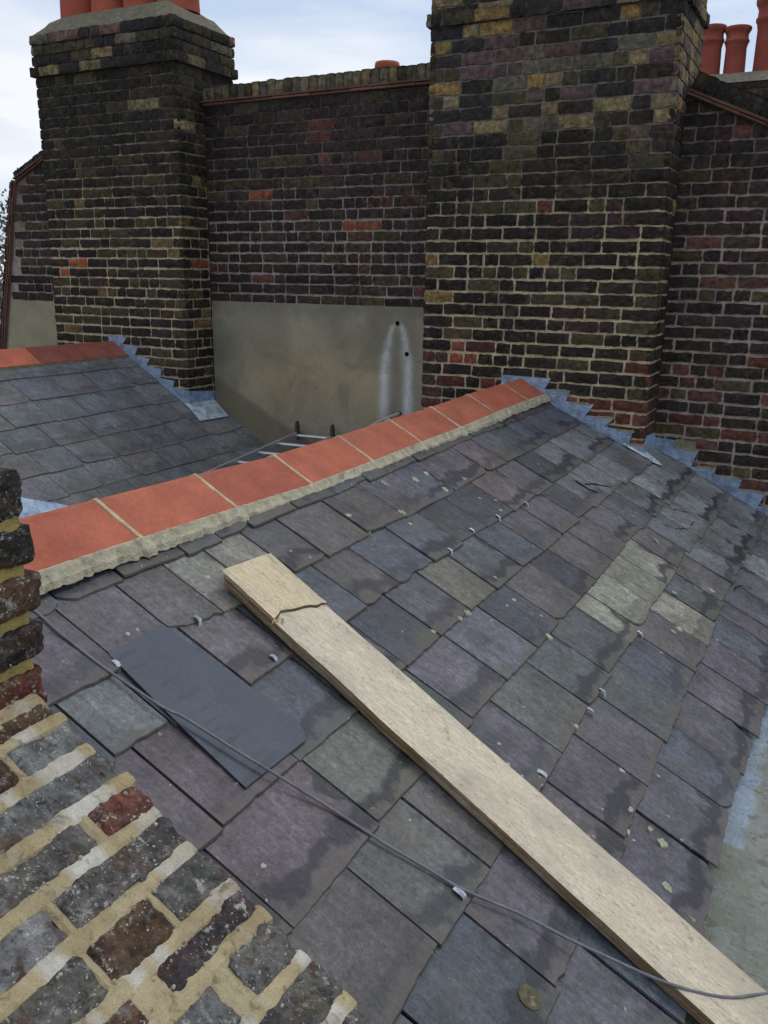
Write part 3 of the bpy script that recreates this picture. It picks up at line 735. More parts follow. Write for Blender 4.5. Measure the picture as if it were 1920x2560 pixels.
# ridge tiles
AP = [(0.4, -.600), (1.5, -.615), (2.17, -.632), (2.6, -.646), (3.1, -.645), (3.5, -.639), (4.1, -.636), (4.7, -.622), (5.5, -.619)]
def apz(y):
    for (a, za), (b, zb) in zip(AP[:-1], AP[1:]):
        if a <= y <= b: return za+(zb-za)*(y-a)/(b-a)
    return AP[0][1]
def ridge_tile(parent, xa, ya, yb, zf, hw, drop, col, mat=None, round_=0.03, tilt=0.0):
    """angle ridge tile: two wings and a softened apex"""
    sec = []
    L = math.hypot(hw, drop); ux, uz = hw/L, -drop/L
    for s in (-1, 1):
        pts = [(s*ux*L*q, uz*L*q) for q in (1.0, 0.66, 0.34, 0.14, 0.06)]
        sec += pts if s < 0 else pts[::-1]
    sec.insert(5, (0, -round_*0.10))
    th = 0.014; n = len(sec)
    low = [(x*0.985, z-th) for x, z in sec][::-1]
    full = sec+low; m = 6; vs = []
    for j in range(m+1):
        y = ya+(yb-ya)*j/m
        for x, z in full:
            w_ = 0.0012*noise.noise(Vector((x*20, y*12, 3)))
            vs.append((xa+x+w_+tilt*(j/m-.5), y, zf(y)+z+w_))
    N2 = len(full)
    fs = [(j*N2+i, j*N2+(i+1) % N2, (j+1)*N2+(i+1) % N2, (j+1)*N2+i) for j in range(m) for i in range(N2)]
    fs += [tuple(range(N2-1, -1, -1)), tuple(range(m*N2, (m+1)*N2))]
    mb = MB(); mb.add(vs, fs, col); return obj("ridge_tile", mb, mat or M_clay, parent)
JY = [0.42, 0.87, 1.31, 1.75, 2.184, 2.634, 3.107, 3.571, 4.033, 4.526, 5.083, 5.437]
ORG = s2l(164, 94, 74)
for i, (a, b) in enumerate(zip(JY[:-1], JY[1:])):
    ridge_tile(roof, -1.834+rnd.uniform(-.002, .002), a+0.006, b-0.006, lambda y: apz(y)+0.002*rnd.uniform(-.2, .2), 0.178, 0.096, jit(ORG, .13), tilt=rnd.uniform(-.003, .003))
def joint_strip(mb, ya, yb, x0, hw, drop, zf, col, up=0.0025):
    L = 14; vs = []
    sd = rnd.uniform(0, 50)
    for i in range(L+1):
        t = -1+2*i/L; x = hw*t*1.01; z = -drop*abs(t)+up
        wob = 0.002*noise.noise(Vector((t*4, sd, 0))); wd = 1+0.35*noise.noise(Vector((t*6, sd, 5)))
        yc = (ya+yb)/2+wob; h = (yb-ya)/2*wd
        vs += [(x0+x, yc-h, zf(yc)+z-0.012), (x0+x, yc-h*.7, zf(yc)+z), (x0+x, yc+h*.7, zf(yc)+z), (x0+x, yc+h, zf(yc)+z-0.012)]
    mb.add(vs, [(i*4+q, i*4+q+1, i*4+q+5, i*4+q+4) for i in range(L) for q in range(3)], col)
mb = MB()
for i, y in enumerate(JY[1:-1]):
    wd = 0.009 if y < 4.3 else 0.006
    joint_strip(mb, y-wd, y+wd, -1.834, 0.181, 0.0975, apz, s2l(196, 182, 150))
# lumpy bedding along the foot of the ridge tiles
sd = 3.0; n = 420; vs = []
for i in range(n+1):
    y = 0.45+(5.43-0.45)*i/n
    w1 = 0.028+0.008*noise.noise(Vector((y*9, sd, 0)))+0.007*noise.noise(Vector((y*34, sd, 0)))+0.004*noise.noise(Vector((y*90, sd, 0)))
    w0 = 0.004*noise.noise(Vector((y*25, sd, 9)))
    if any(abs(y-j) < 0.02 for j in JY): w1 += 0.008
    z0 = apz(y)-0.093
    for q, (dx, dz) in enumerate(((-0.012+w0, 0.0035), (0.004, 0.0045), (w1*.5, -w1*.5*.55-0.003), (w1*.85, -w1*.85*.6-0.006), (w1, -w1*.6-0.022))):
        x = -1.834+0.174+dx
        vs.append((x, y, z0+dz+0.003*noise.noise(Vector((y*60, q*3.1, 1)))))
fs = [(i*5+q, (i+1)*5+q, (i+1)*5+q+1, i*5+q+1) for i in range(n) for q in range(4)]
mb.add(vs, fs, s2l(186, 180, 156))
mb.box(-1.69, -1.64, 5.425, 5.437, -0.75, -0.70, s2l(160, 150, 110))
obj("mortar_bedding", mb, M_bed, roof)

# small lead tabs hooked over slate tails
for i, (x, y) in enumerate([(-1.187, 3.70), (-1.206, 3.384), (-1.218, 3.12), (-1.2, 2.86), (-0.699, 4.264), (-0.522, 3.813), (-0.541, 3.531), (-0.553, 3.236), (-0.558, 2.671),
              (-0.223, 4.751), (-0.573, 2.08), (-0.557, 2.52), (-0.583, 1.523), (-1.217, 1.74), (-1.397, 1.366), (-1.405, 1.667)]):
    big = 1.0 if i in (10, 12) else 0.75
    mb = MB(); a = rnd.uniform(-.25, .25); c, s_ = math.cos(a), math.sin(a)
    W_, L_ = 0.008*big, 0.021*big
    prof_ = [(-L_, 0.010), (-L_*.5, 0.0125), (0, 0.013), (L_*.25, 0.010), (L_*.3, -0.004), (L_*.1, -0.004)]
    vs = []
    for (dx, dz) in prof_:
        for sy in (-1, 1):
            xx = dx*c-sy*W_*s_; yy = dx*s_+sy*W_*c
            vs.append((x+xx, y+yy, zr(x+xx, y+yy)+dz+0.002+rnd.uniform(-.001, .001)))
    mb.add(vs, [(2*q, 2*q+1, 2*q+3, 2*q+2) for q in range(len(prof_)-1)], s2l(196, 206, 216))
    vs2 = [(p[0], p[1], p[2]-0.0025) for p in vs]
    mb.add(vs2, [(2*q, 2*q+2, 2*q+3, 2*q+1) for q in range(len(prof_)-1)], s2l(150, 160, 170))
    obj("slate_clip", mb, M_lead, roof)

# lichen rosettes, thin crusts with real thickness
mb = MB()
for (x, y) in [(-1.53, 3.34), (-1.524, 3.219), (-1.43, 3.312), (-1.43, 3.533), (-1.215, 2.936), (-1.01, 2.504), (-1.005, 2.566), (-0.785, 2.776), (-0.45, 3.51), (-0.36, 3.358), (-1.564, 3.016),
               (-1.42, 2.619), (-1.03, 2.334), (-1.42, 2.886), (-0.407, 4.135), (-0.352, 2.119), (-0.36, 2.211), (-0.301, 2.196), (-0.262, 2.18), (-0.145, 1.985), (-0.393, 1.431), (-0.224, 2.028), (-0.6, 2.095), (-0.575, 2.397), (-1.50, 2.62), (-1.46, 2.66)]:
    r0 = rnd.uniform(.006, .015)*(1.4 if abs(x+0.39) < .05 else 1)
    n = 26; sd = rnd.uniform(0, 90)
    for ring in range(1):
        top = []; 
        for q in range(n):
            a = q*2*math.pi/n; r = r0*(1+.6*noise.noise(Vector((math.cos(a)*1.5, math.sin(a)*1.5, sd)))+.35*noise.noise(Vector((math.cos(a)*5, math.sin(a)*5, sd))))
            top.append((x+r*math.cos(a), y+r*math.sin(a)*1.15))
        h = 0.0064
        if abs(x+0.393) < .01: top = [(x+.024*math.cos(q*2*math.pi/n)*(1+.12*noise.noise(Vector((q*.7, 1, 1)))), y+.026*math.sin(q*2*math.pi/n)) for q in range(n)]
        v = [(a, b, zr(a, b)+h) for a, b in top]+[(a, b, zr(a, b)-0.004) for a, b in top]+[(x, y, zr(x, y)+h+.001)]
        f = [(2*n, q, (q+1) % n) for q in range(n)]+[(q, q+n, (q+1) % n+n, (q+1) % n) for q in range(n)]
        mb.add(v, f, s2l(104, 98, 74) if abs(x+0.393) < .01 else jit(s2l(176, 178, 158), .15))
tag(obj("lichen", mb, M_bed, roof), kind="stuff")

# cracked slates near the wall: black strips paint the shade in their gaps
def split(mb, pts, w=0.005, h=0.0062):
    n = len(pts); L = []; Rr = []
    for i, (x, y) in enumerate(pts):
        a = pts[max(i-1, 0)]; b = pts[min(i+1, n-1)]; d = Vector((b[0]-a[0], b[1]-a[1])).normalized(); k = w*(0.15 if i in (0, n-1) else 1)*rnd.uniform(.6, 1.3)
        L.append((x-d.y*k/2, y+d.x*k/2)); Rr.append((x+d.y*k/2, y-d.x*k/2))
    vs = [(x, y, zr(x, y)+h) for x, y in L+Rr]
    mb.add(vs, [(i, i+1, n+i+1, n+i) for i in range(n-1)], (0.012, 0.012, 0.012))
mb = MB()
def jag(pts, n=5, a=0.006):
    out = []
    for (p, q) in zip(pts[:-1], pts[1:]):
        for i in range(n): out.append((p[0]+(q[0]-p[0])*i/n+rnd.uniform(-a, a)*(i > 0), p[1]+(q[1]-p[1])*i/n+rnd.uniform(-a, a)*(i > 0)))
    return out+[pts[-1]]
for pts, w_ in (([(-1.158, 4.366), (-1.077, 4.365), (-1.04, 4.40)], .017), ([(-1.11, 4.40), (-1.09, 4.47), (-1.014, 4.589)], .009), ([(-1.227, 3.849), (-1.195, 3.89), (-1.167, 3.972)], .005),
            ([(-0.878, 4.776), (-0.824, 4.78), (-0.81, 4.85), (-0.723, 4.826), (-0.647, 4.947)], .005), ([(-0.72, 4.55), (-0.66, 4.60), (-0.60, 4.72)], .005), ([(-0.62, 4.75), (-0.60, 4.86)], .005), ([(-0.33, 4.30), (-0.30, 4.42), (-0.25, 4.47)], .006)):
    split(mb, jag(pts), w_)
obj("crack", mb, M_black, roof)

# ---- stepped lead flashings -----------------------------------------------------------
def flashing(parent, poly, y, th=0.003):
    mb = MB(); mb.prism(poly, y-th, y+0.004, 'y', s2l(138, 158, 186)); return obj("lead_flashing", mb, M_lead, parent)  # reflected sky is painted in as the blue of the lead
fr = [(-1.963, -0.606), (-1.636, -0.611), (-1.671, -0.68), (-1.502, -0.679), (-1.53, -0.747), (-1.347, -0.754), (-1.397, -0.824), (-1.221, -0.834), (-1.271, -0.885), (-1.098, -0.907), (-1.113, -0.977), (-1.024, -0.978), (-1.024, -1.13), (-1.151, -1.06), (-1.401, -0.93), (-1.672, -0.80), (-1.832, -0.70), (-1.97, -0.72)]
flashing(roof, fr, YB-0.004)
fr2 = [(-1.03, -0.975), (-0.89, -0.984), (-0.895, -1.035), (-0.746, -1.042), (-0.777, -1.147), (-0.626, -1.136), (-0.642, -1.182), (-0.466, -1.195), (-0.48, -1.252), (-0.326, -1.272), (-0.357, -1.348), (-0.20, -1.355), (-0.235, -1.42), (-0.06, -1.43), (-0.06, -1.62), (-0.3, -1.50), (-1.03, -1.12)]
flashing(roof, fr2, YW-0.004)
mb = MB()
mb.prism([(YB-0.002, -0.978), (YB+.06, -0.93), (YW, -0.95), (YW, -1.14), (YB-0.002, -1.14)], -1.026, -1.017, 'x', s2l(150, 176, 206))
mb.add([(-1.15, 5.40, zr(-1.15, 5.4)+0.011), (-0.93, 5.38, zr(-.93, 5.38)+0.012), (-0.895, 5.42, zr(-.895, 5.42)+0.012), (-1.018, 5.50, zr(-1.018, 5.5)+0.02), (-1.024, 5.43, zr(-1.02, 5.43)+0.02), (-1.14, 5.425, zr(-1.14, 5.42)+0.02)],
       [(0, 1, 2, 3, 4, 5)], s2l(205, 216, 226))
obj("lead_flashing", mb, M_lead, roof)
# mortar pointing patches by the flashing steps
mb = MB()
for (x, z, y) in [(-1.58, -0.685, YB), (-1.43, -0.757, YB), (-1.27, -0.832, YB), (-1.14, -0.905, YB), (-1.05, -0.985, YB), (-0.83, -1.035, YW), (-0.69, -1.145, YW), (-0.55, -1.19, YW), (-0.4, -1.262, YW), (-0.28, -1.35, YW)]:
    L = 0.11; pts = [(x-L/2+rnd.uniform(-.01, .01), z), (x+L/2, z-0.002), (x+L/2-.01, z+0.012), (x-L/2, z+0.010)]
    mb.prism(pts, y-0.009, y+0.01, 'y', s2l(150, 140, 116))
mb.prism([(-0.90, -1.035), (-0.76, -1.045), (-0.765, -0.985), (-0.885, -0.975)], YW-0.008, YW+0.01, 'y', s2l(128, 122, 100))
obj("pointing", mb, M_bed, roof)

# ---- gutter at the foot of the slates (right edge of the picture) ---------------------
gut = thing("gutter", (0.2, 3, -1.6), "mossy pale cement gutter at the foot of the slates beside the plank end", "gutter")
mb = MB(); vs = []; nx, ny = 110, 330
for j in range(ny+1):
    for i in range(nx+1):
        x = -0.175+1.5*i/nx; y = 0.2+5.54*j/ny
        z = -1.600-0.02*math.sin(min(1, max(0, (x+.17)/.5))*math.pi)+0.45*max(0, x-0.30)+0.006*noise.noise(Vector((x*7, y*7, 0)))+0.004*noise.noise(Vector((x*25, y*25, 0)))
        vs.append((x, y, z))
W = nx+1
cs = [mixc(s2l(136, 140, 134), s2l(156, 172, 190), 0.9*(1-sm(0.0, 0.018, v[0]+0.075+0.022*noise.noise(Vector((v[1]*12, v[1]*3, 0)))))*(1 if v[1] > 2.45 else 0.25*max(0, noise.noise(Vector((v[1]*9, 1, 1)))))) for v in vs]
mb.add(vs, [(j*W+i, j*W+i+1, (j+1)*W+i+1, (j+1)*W+i) for j in range(ny) for i in range(nx)], cs)
obj("lining", mb, M_moss, gut, smooth=True)
mb = MB(); mb.box(-0.17, 1.3, 0.2, 5.74, -1.80, -1.66, (.1, .1, .1)); obj("bed", mb, M_black, gut)

# ------------------------------------------------------------------ left roof
lroof = thing("slate_roof", (-4.8, 4.6, -1.2), "neighbouring slate roof with a darker red ridge below the left chimney", "roof")
def zn(x, y): return -0.649-0.6*(x+5.205)
mb = MB()
XS = [-5.07, -4.865, -4.66, -4.465, -4.275, -4.09, -3.93, -3.76]
PH = [4.23-.39*0, 4.23, 4.09, 3.94, 4.072, 4.33, 4.22, 4.05]
for k, xt in enumerate(XS):
    step = 0.32 if k < 6 else 0.3
    y = PH[k]-step*8
    while y < 5.74:
        ww = step*rnd.uniform(.9, 1.1); ye = y+ww
        ymax = 5.43 if xt < -4.6 else 5.745
        if y > ymax-0.05: break
        if ymax-ye < 0.1: ye = ymax
        if y < ymax-0.05 and ye > 2.6:
            c = pick([(3.2, S_PUR), (2.6, S_BLU), (2.6, S_BRN), (2, S_GRN), (.6, S_DRK)])
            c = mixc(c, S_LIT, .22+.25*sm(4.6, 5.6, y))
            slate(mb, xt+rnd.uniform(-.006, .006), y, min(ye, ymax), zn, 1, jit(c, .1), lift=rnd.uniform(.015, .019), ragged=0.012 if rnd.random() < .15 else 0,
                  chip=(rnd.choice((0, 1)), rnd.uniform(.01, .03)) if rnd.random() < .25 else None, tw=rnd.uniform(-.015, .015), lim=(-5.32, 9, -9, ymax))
        y = ye
obj("slates", mb, M_slate2, lroof)
mb = MB()
mb.prism([(-5.35, -0.62), (-3.66, -1.62), (-3.66, -1.8), (-7.0, -1.8), (-7.0, -1.60)], 0.5, 5.425, 'y', dk)
mb.prism([(-4.57, -1.08), (-3.66, -1.62), (-3.66, -1.8), (-4.57, -1.8)], 5.425, 5.744, 'y', dk)
obj("roof_deck", mb, M_black, lroof)
mb = MB()
for kk in range(8):
    xt = -5.58-0.2*kk; y = 0.6
    while y < 5.42:
        slate(mb, xt, y, min(y+0.3, 5.43), lambda x, y: -0.62+0.6*(x+5.35)-0.03, -1, jit(S_PUR, .15), lim=(-9, -5.37, -9, 9)); y += 0.3
obj("slates", mb, M_slate2, lroof)
for a, b, c in ((3.19, 3.64, s2l(176, 100, 80)), (3.64, 4.09, s2l(176, 100, 80)), (4.09, 4.54, s2l(182, 104, 82)), (4.54, 4.99, s2l(136, 78, 68)), (4.99, 5.437, s2l(140, 82, 70))):
    ridge_tile(lroof, -5.35, a+0.003, b-0.003, lambda y: -0.538, 0.165, 0.108, jit(c, .06))
mb = MB(); vs = []; n = 120
for i in range(n+1):
    y = 2.7+(5.43-2.7)*i/n; w1 = 0.016+0.006*noise.noise(Vector((y*20, 0, 4)))
    vs += [(-5.19, y, -0.643), (-5.185+w1, y, -0.66-w1*.6), (-5.185+w1, y, -0.69-w1*.6)]
mb.add(vs, [(i*3+q, (i+1)*3+q, (i+1)*3+q+1, i*3+q+1) for i in range(n) for q in range(2)], s2l(110, 100, 84)); obj("mortar_bedding", mb, M_bed, lroof)
fl = [(-5.406, -0.496), (-5.196, -0.506), (-5.243, -0.563), (-5.086, -0.581), (-5.117, -0.65), (-4.962, -0.667), (-4.999, -0.724), (-4.846, -0.74), (-4.859, -0.815), (-4.717, -0.83), (-4.736, -0.881), (-4.577, -0.895), (-4.577, -1.08), (-4.903, -0.90), (-5.2, -0.70), (-5.36, -0.62)]
flashing(lroof, fl, YB-0.004)
mb = MB()
mb.prism([(YB-0.002, -0.90), (YW, -0.93), (YW, -1.10), (YB-0.002, -1.10)], -4.581, -4.572, 'x', s2l(140, 168, 204))
def zq(p, h): return (p[0], p[1], zn(*p)+h)
mb.add([zq((-4.60, 5.40), .02), zq((-4.41, 5.35), .013), zq((-4.40, 5.70), .013), zq((-4.57, 5.735), .03), zq((-4.572, 5.43), .03)], [(0, 1, 2, 3, 4)], s2l(186, 200, 212))
obj("lead_flashing", mb, M_lead, lroof)
mb = MB()
q = [(-4.50, 3.05), (-4.124, 3.394), (-4.026, 3.561), (-3.68, 3.95), (-3.60, 3.6), (-3.60, 2.0), (-4.55, 2.0)]
vs = [zq(p, 0.045-0.02*(i in (1, 2))) if p[0] < -3.66 else (p[0], p[1], -1.53) for i, p in enumerate(q)]
mb.add(vs, [tuple(range(len(q)))], s2l(176, 196, 222)); mb.add([(a, b, c-.004) for a, b, c in vs], [tuple(reversed(range(len(q))))], s2l(150, 170, 200))
obj("valley_lead", mb, M_lead, lroof)

# building bodies under the roofs
house = thing("brick_house", (-1.8, 3, BASEZ), "brick body of the house beneath the nearest slate roof", "house")
mb = MB(); mb.box(-3.64, 1.25, 0.3, 5.42, BASEZ, -1.78, s2l(110, 98, 84)); obj("wall", mb, M_mortar, house)
house2 = thing("brick_house", (-5.3, 3, BASEZ), "brick body of the house beneath the neighbouring roof with the red ridge", "house")
mb = MB(); mb.box(-6.98, -3.68, 0.6, 5.42, BASEZ, -1.82, s2l(110, 98, 84)); obj("wall", mb, M_mortar, house2)

# ------------------------------------------------------------------ scaffold board
board = thing("scaffold_board", (-0.7, 1.85, -1.2), "long pale weathered timber plank lying down the slates with a split upper end", "plank")
A0, A1 = Vector((-1.455, 1.838)), Vector((0.30, 1.648))      # left edge, top to foot
B0, B1 = Vector((-1.440, 2.055)), Vector((0.33, 1.858))
def zbrd(x, y): return -0.745-0.52*(x+1.674)
def board_mesh(t0, t1, h0, h1, nseg, col, ragged=0.0, side_col=None, sag=0.0):
    mb = MB(); W = 10; top = []; bot = []
    for i in range(nseg+1):
        t = t0+(t1-t0)*i/nseg
        a = A0.lerp(A1, t); b = B0.lerp(B1, t)
        for j in range(W+1):
            p = a.lerp(b, j/W)
            x, y = p
            if ragged and i == nseg:
                x += ragged*(-0.35+0.8*abs(j/W-.25)+0.18*noise.noise(Vector((j*.7, 3, 1)))+0.05*noise.noise(Vector((j*2.3, 8, 1))))
            e = 0.003 if j in (0, W) else 0
            wv = 0.0015*noise.noise(Vector((x*3, y*20, 2)))
            ax = 0.003*noise.noise(Vector((x*6, j, 9)))+0.0018*noise.noise(Vector((x*40, j, 9))) if j in (0, W) else 0
            top.append((x, y+ax, zbrd(x, y)+h1-e+wv)); bot.append((x, y+ax*1.5+(0.001 if j == 0 else 0), zbrd(x, y)+h0+(0.003 if j in (0, W) else 0)))
    R = W+1; n = len(top)
    fs = [(i*R+j, (i+1)*R+j, (i+1)*R+j+1, i*R+j+1) for i in range(nseg) for j in range(W)]
    mb.add(top, fs, col)
    mb.add(bot, [tuple(reversed(f)) for f in fs], col)
    sc = side_col or col
    # long edges with a split line half way
    for j, flip in ((0, 1), (W, 0)):
        vs = []; 
        for i in range(nseg+1):
            T = Vector(top[i*R+j]); B = Vector(bot[i*R+j]); s = -1 if j == 0 else 1
            for q in (0, .25, .5, .62, .8, 1):
                p = T.lerp(B, q); dd = 0.0025*noise.noise(Vector((p.x*5, q*9, j)))
                if q == .5: dd -= 0.004*max(0, noise.noise(Vector((p.x*2.2, 5, j)))+.25)
                vs.append(p+Vector((0, s*dd, 0)))
        f = [(i*6+q, i*6+q+1, (i+1)*6+q+1, (i+1)*6+q) for i in range(nseg) for q in range(5)]
        if not flip: f = [tuple(reversed(x)) for x in f]
        mb.add(vs, f, sc)
    for i, flip in ((0, 0), (nseg, 1)):
        vs = [top[i*R+j] for j in range(R)]+[bot[i*R+j] for j in range(R)]
        f = [(j, j+1, R+j+1, R+j) for j in range(W)]
        mb.add(vs, f, sc)
    return mb
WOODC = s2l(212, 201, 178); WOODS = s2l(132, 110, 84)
obj("plank", board_mesh(0, 1, 0.012, 0.050, 70, WOODC, side_col=WOODS), M_wood, board)
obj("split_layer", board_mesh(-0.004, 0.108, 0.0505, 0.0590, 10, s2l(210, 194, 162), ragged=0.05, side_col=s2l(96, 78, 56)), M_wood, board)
mb = MB()
for (x, y, dx, dy, L) in ((-1.275, 1.822, .35, -1, .030), (-1.268, 1.828, .1, -1, .022), (-1.26, 1.84, .6, -.8, .02)):
    p = Vector((x, y, zbrd(x, y)+0.054)); d = Vector((dx, dy, -.25)).normalized()*L
    mb.tube([p-d*.3, p+d*.5, p+d], [0.003, 0.002, 0.0006], 5, s2l(170, 150, 110))
obj("splinter", mb, M_wood, board)

# ------------------------------------------------------------------ cable across the slates
pts = [(-2.05, 1.10, 0.10), (-1.80, 1.24, 0.055), (-1.64, 1.321, 0.010), (-1.534, 1.329, .010), (-1.404, 1.341, .013), (-1.274, 1.366, .030), (-1.222, 1.386, .031), (-1.12, 1.408, .031), (-1.026, 1.431, .03),
       (-0.90, 1.464, .012), (-0.764, 1.493, .011), (-0.675, 1.518, .011), (-0.59, 1.542, .012), (-0.47, 1.60, .018), (-0.37, 1.632, .034), (-0.27, 1.668, .054), (-0.19, 1.706, .0515), (-0.105, 1.760, .051), (-0.035, 1.822, .051), (0.02, 1.895, .05), (0.09, 1.99, .03), (0.2, 2.08, .012)]
# a step up off the plane moves the picture of the point, so ease it towards the camera's ground track
pp = []
for x, y, h in pts:
    z0 = zr(x, y) if x < -0.1 else zbrd(x, y); kf = 1-(h-0.004)/(0.52*0-z0+0.0)*0.62
    pp.append(Vector((x*kf, y*kf, 0))); pp[-1].z = (zbrd(pp[-1].x, pp[-1].y))+h
def catmull(P_, n=8):
    out = []
    for i in range(len(P_)-1):
        a, b, c, d = P_[max(i-1, 0)], P_[i], P_[i+1], P_[min(i+2, len(P_)-1)]
        for q in range(n):
            t = q/n; out.append(0.5*((2*b)+(c-a)*t+(2*a-5*b+4*c-d)*t*t+(3*b-a-3*c+d)*t**3))
    return out+[P_[-1]]
mb = MB(); mb.tube(catmull(pp), 0.0036, 10, s2l(122, 122, 130))
tag(obj("cable", mb, M_wire, None, loc=(-0.9, 1.45, -1.1), smooth=True), "thin grey cable trailing from the near brick pillar across slates and plank", "cable")

# ------------------------------------------------------------------ near chimney: pillar and raking shoulder
nch = thing("brick_chimney", (-1.3, 0.6, BASEZ), "close weathered brick pillar with thick yellow mortar and a raking shoulder at lower left", "chimney")
SN = Vector((0.56, 0, 1)).normalized(); SS = Vector((1, 0, -0.56)).normalized()
CREAM = s2l(188, 173, 138); WHT = s2l(220, 219, 214); YEL = s2l(186, 166, 104)
# core bodies
mb = MB()
mb.prism([(-1.12, -0.651), (0.62, -0.651-0.56*1.74), (0.62, -2.6), (-1.12, -2.6)], -0.9, 0.862, 'y', s2l(120, 104, 74))
mb.box(-1.75, -1.101, -0.2, 0.894, -2.6, -0.30, YEL)
obj("mortar", mb, M_cream, nch)
mb = MB()
# pillar courses seen in the photograph: (z bottom, z top, far end y, proud, colour)
PB = [(-0.365, -0.292, 0.900, .002, s2l(50, 46, 44)), (-0.440, -0.385, 0.912, .005, s2l(44, 42, 40)), (-0.522, -0.462, 0.915, .008, s2l(82, 62, 50)), (-0.600, -0.545, 0.912, .006, s2l(40, 36, 40)), (-0.690, -0.622, 0.905, .005, s2l(96, 54, 46))]
for kk in range(5):
    b = PB[-1]
for (za, zb, ye, pr, c) in PB:
    O = Vector((-1.096+pr, 0.70, za)); brick(mb, O, Y_, Z, X, ye-0.70, zb-za, c, 26, 10, .0008, .05, .004, 0.007, za*50)
    O = Vector((-1.096+pr, 0.46, za)); brick(mb, O, Y_, Z, X, 0.225, zb-za, jit(c, .2), 8, 4, .001, .04, .006, 0.006, za*9)
    O = Vector((-1.096+pr, 0.22, za)); brick(mb, O, Y_, Z, X, 0.225, zb-za, jit(c, .2), 4, 3, .001, .04, .006)
    O = Vector((-1.12+pr, ye-0.008, za)); brick(mb, O, -X, Z, Y_, 0.21, zb-za, jit(c, .2), 6, 3, .001, .05, .006, .004, za*3)
    O = Vector((-1.36+pr, ye-0.008, za)); brick(mb, O, -X, Z, Y_, 0.21, zb-za, jit(c, .2), 6, 3, .001, .05, .006, .004, za*3)
obj("brickwork", mb, M_brick_near, nch)
mb = MB()    # crumbs of mortar on top of the pillar
for _ in range(14):
    x, y = rnd.uniform(-1.25, -1.12), rnd.uniform(.70, .89)
    r = rnd.uniform(.006, .02); mb.lathe((x, y, -0.296), [(r, 0), (r*.9, r*.4), (r*.5, r*.7), (0.001, r*.8)], 9, jit(CREAM, .2), .5)
tag(obj("mortar_crumbs", mb, M_cream, nch), kind="stuff")

bedx = [-1.077, -1.036, -0.972, -0.905, -0.843, -0.775, -0.702, -0.648, -0.575, -0.502, -0.436, -0.37, -0.305, -0.24, -0.17, -0.10, -0.03, 0.04, 0.11, 0.18, 0.25]
xs2s = lambda x: (x+1.10)*math.sqrt(1+0.56**2)
RO = Vector((-1.10, 0, -0.653))
GRY = s2l(106, 106, 104); GR2 = s2l(88, 86, 83); RBR = s2l(80, 62, 50); DPU = s2l(66, 57, 60); RB2 = s2l(106, 64, 52)
perp = {0: [], 1: [(0.763, .020)], 2: [(0.55, .014)], 3: [(0.787, .024)], 4: [(0.662, .018)], 5: [(0.773, .020)], 6: [(0.680, .055)], 7: [(0.765, .048)], 8: [(0.70, .02)]}
rowc = {0: [RBR, RBR], 1: [GRY, RBR], 2: [GRY, GRY], 3: [RB2, GR2], 4: [GR2, GRY], 5: [GR2, RBR, GR2], 6: [DPU, RBR], 7: [GR2, GRY], 8: [GR2, GR2]}
mbb = MB(); mbm = MB()
for k in range(len(bedx)-1):
    s0, s1 = xs2s(bedx[k])+0.0078, xs2s(bedx[k+1])-0.0072
    if k == 0: s0, s1 = xs2s(-1.077)+.008, xs2s(-1.036)-.006
    ps = perp.get(k, [(rnd.uniform(.62, .8), .018)])
    y = 0.887+rnd.uniform(-.008, .006); ends = []
    for (pc, pw) in ps: ends.append((pc, pw))
    cur = y; idx = 0; cl = rowc.get(k, [GR2, GRY, RBR])
    while cur > -0.35:
        if idx < len(ends): pc, pw = ends[idx]; lo = pc+pw/2
        else:
            L = rnd.choice((.215, .215, .105)); lo = cur-L; pc = lo-.01; pw = .018
        L = cur-lo; c = cl[idx % len(cl)]
        hi = lo > 0.35
        nu = max(4, int(L/(0.0065 if hi else .03))); nv = 11 if hi else 3
        lo_b = lo-(.005 if idx < len(ends) else .003); L = L+(cur-lo)*0+.005+(.004 if idx else 0)
        O = RO+SS*s0+Y_*lo_b+SN*0.0015+SN*rnd.uniform(-.003, .0015)
        brick(mbb, O, Y_, SS, SN, L, s1-s0, jit(c, .1), nu, nv, .0008, .03, 0.005, .0085 if hi else .003, k*3.7+idx)
        # upright joint
        nj = 6; vs = []; sd = rnd.uniform(0, 99)
        m0, m1 = s0-.006, s1+.006
        for a in range(nj+1):
            for b in range(4):
                yy = pc+pw*(b/3-.5)*(1+.12*noise.noise(Vector((a*.8, b*2, sd)))); ss = m0+(m1-m0)*a/nj
                h = (-0.004 if b in (0, 3) else 0.0012)+.001*noise.noise(Vector((a, b, sd)))
                vs.append(RO+SS*ss+Y_*yy+SN*h)
        mbm.add(vs, [(a*4+b, (a+1)*4+b, (a+1)*4+b+1, a*4+b+1) for a in range(nj) for b in range(3)], jit(CREAM, .06))
        cur = pc-pw/2; idx += 1
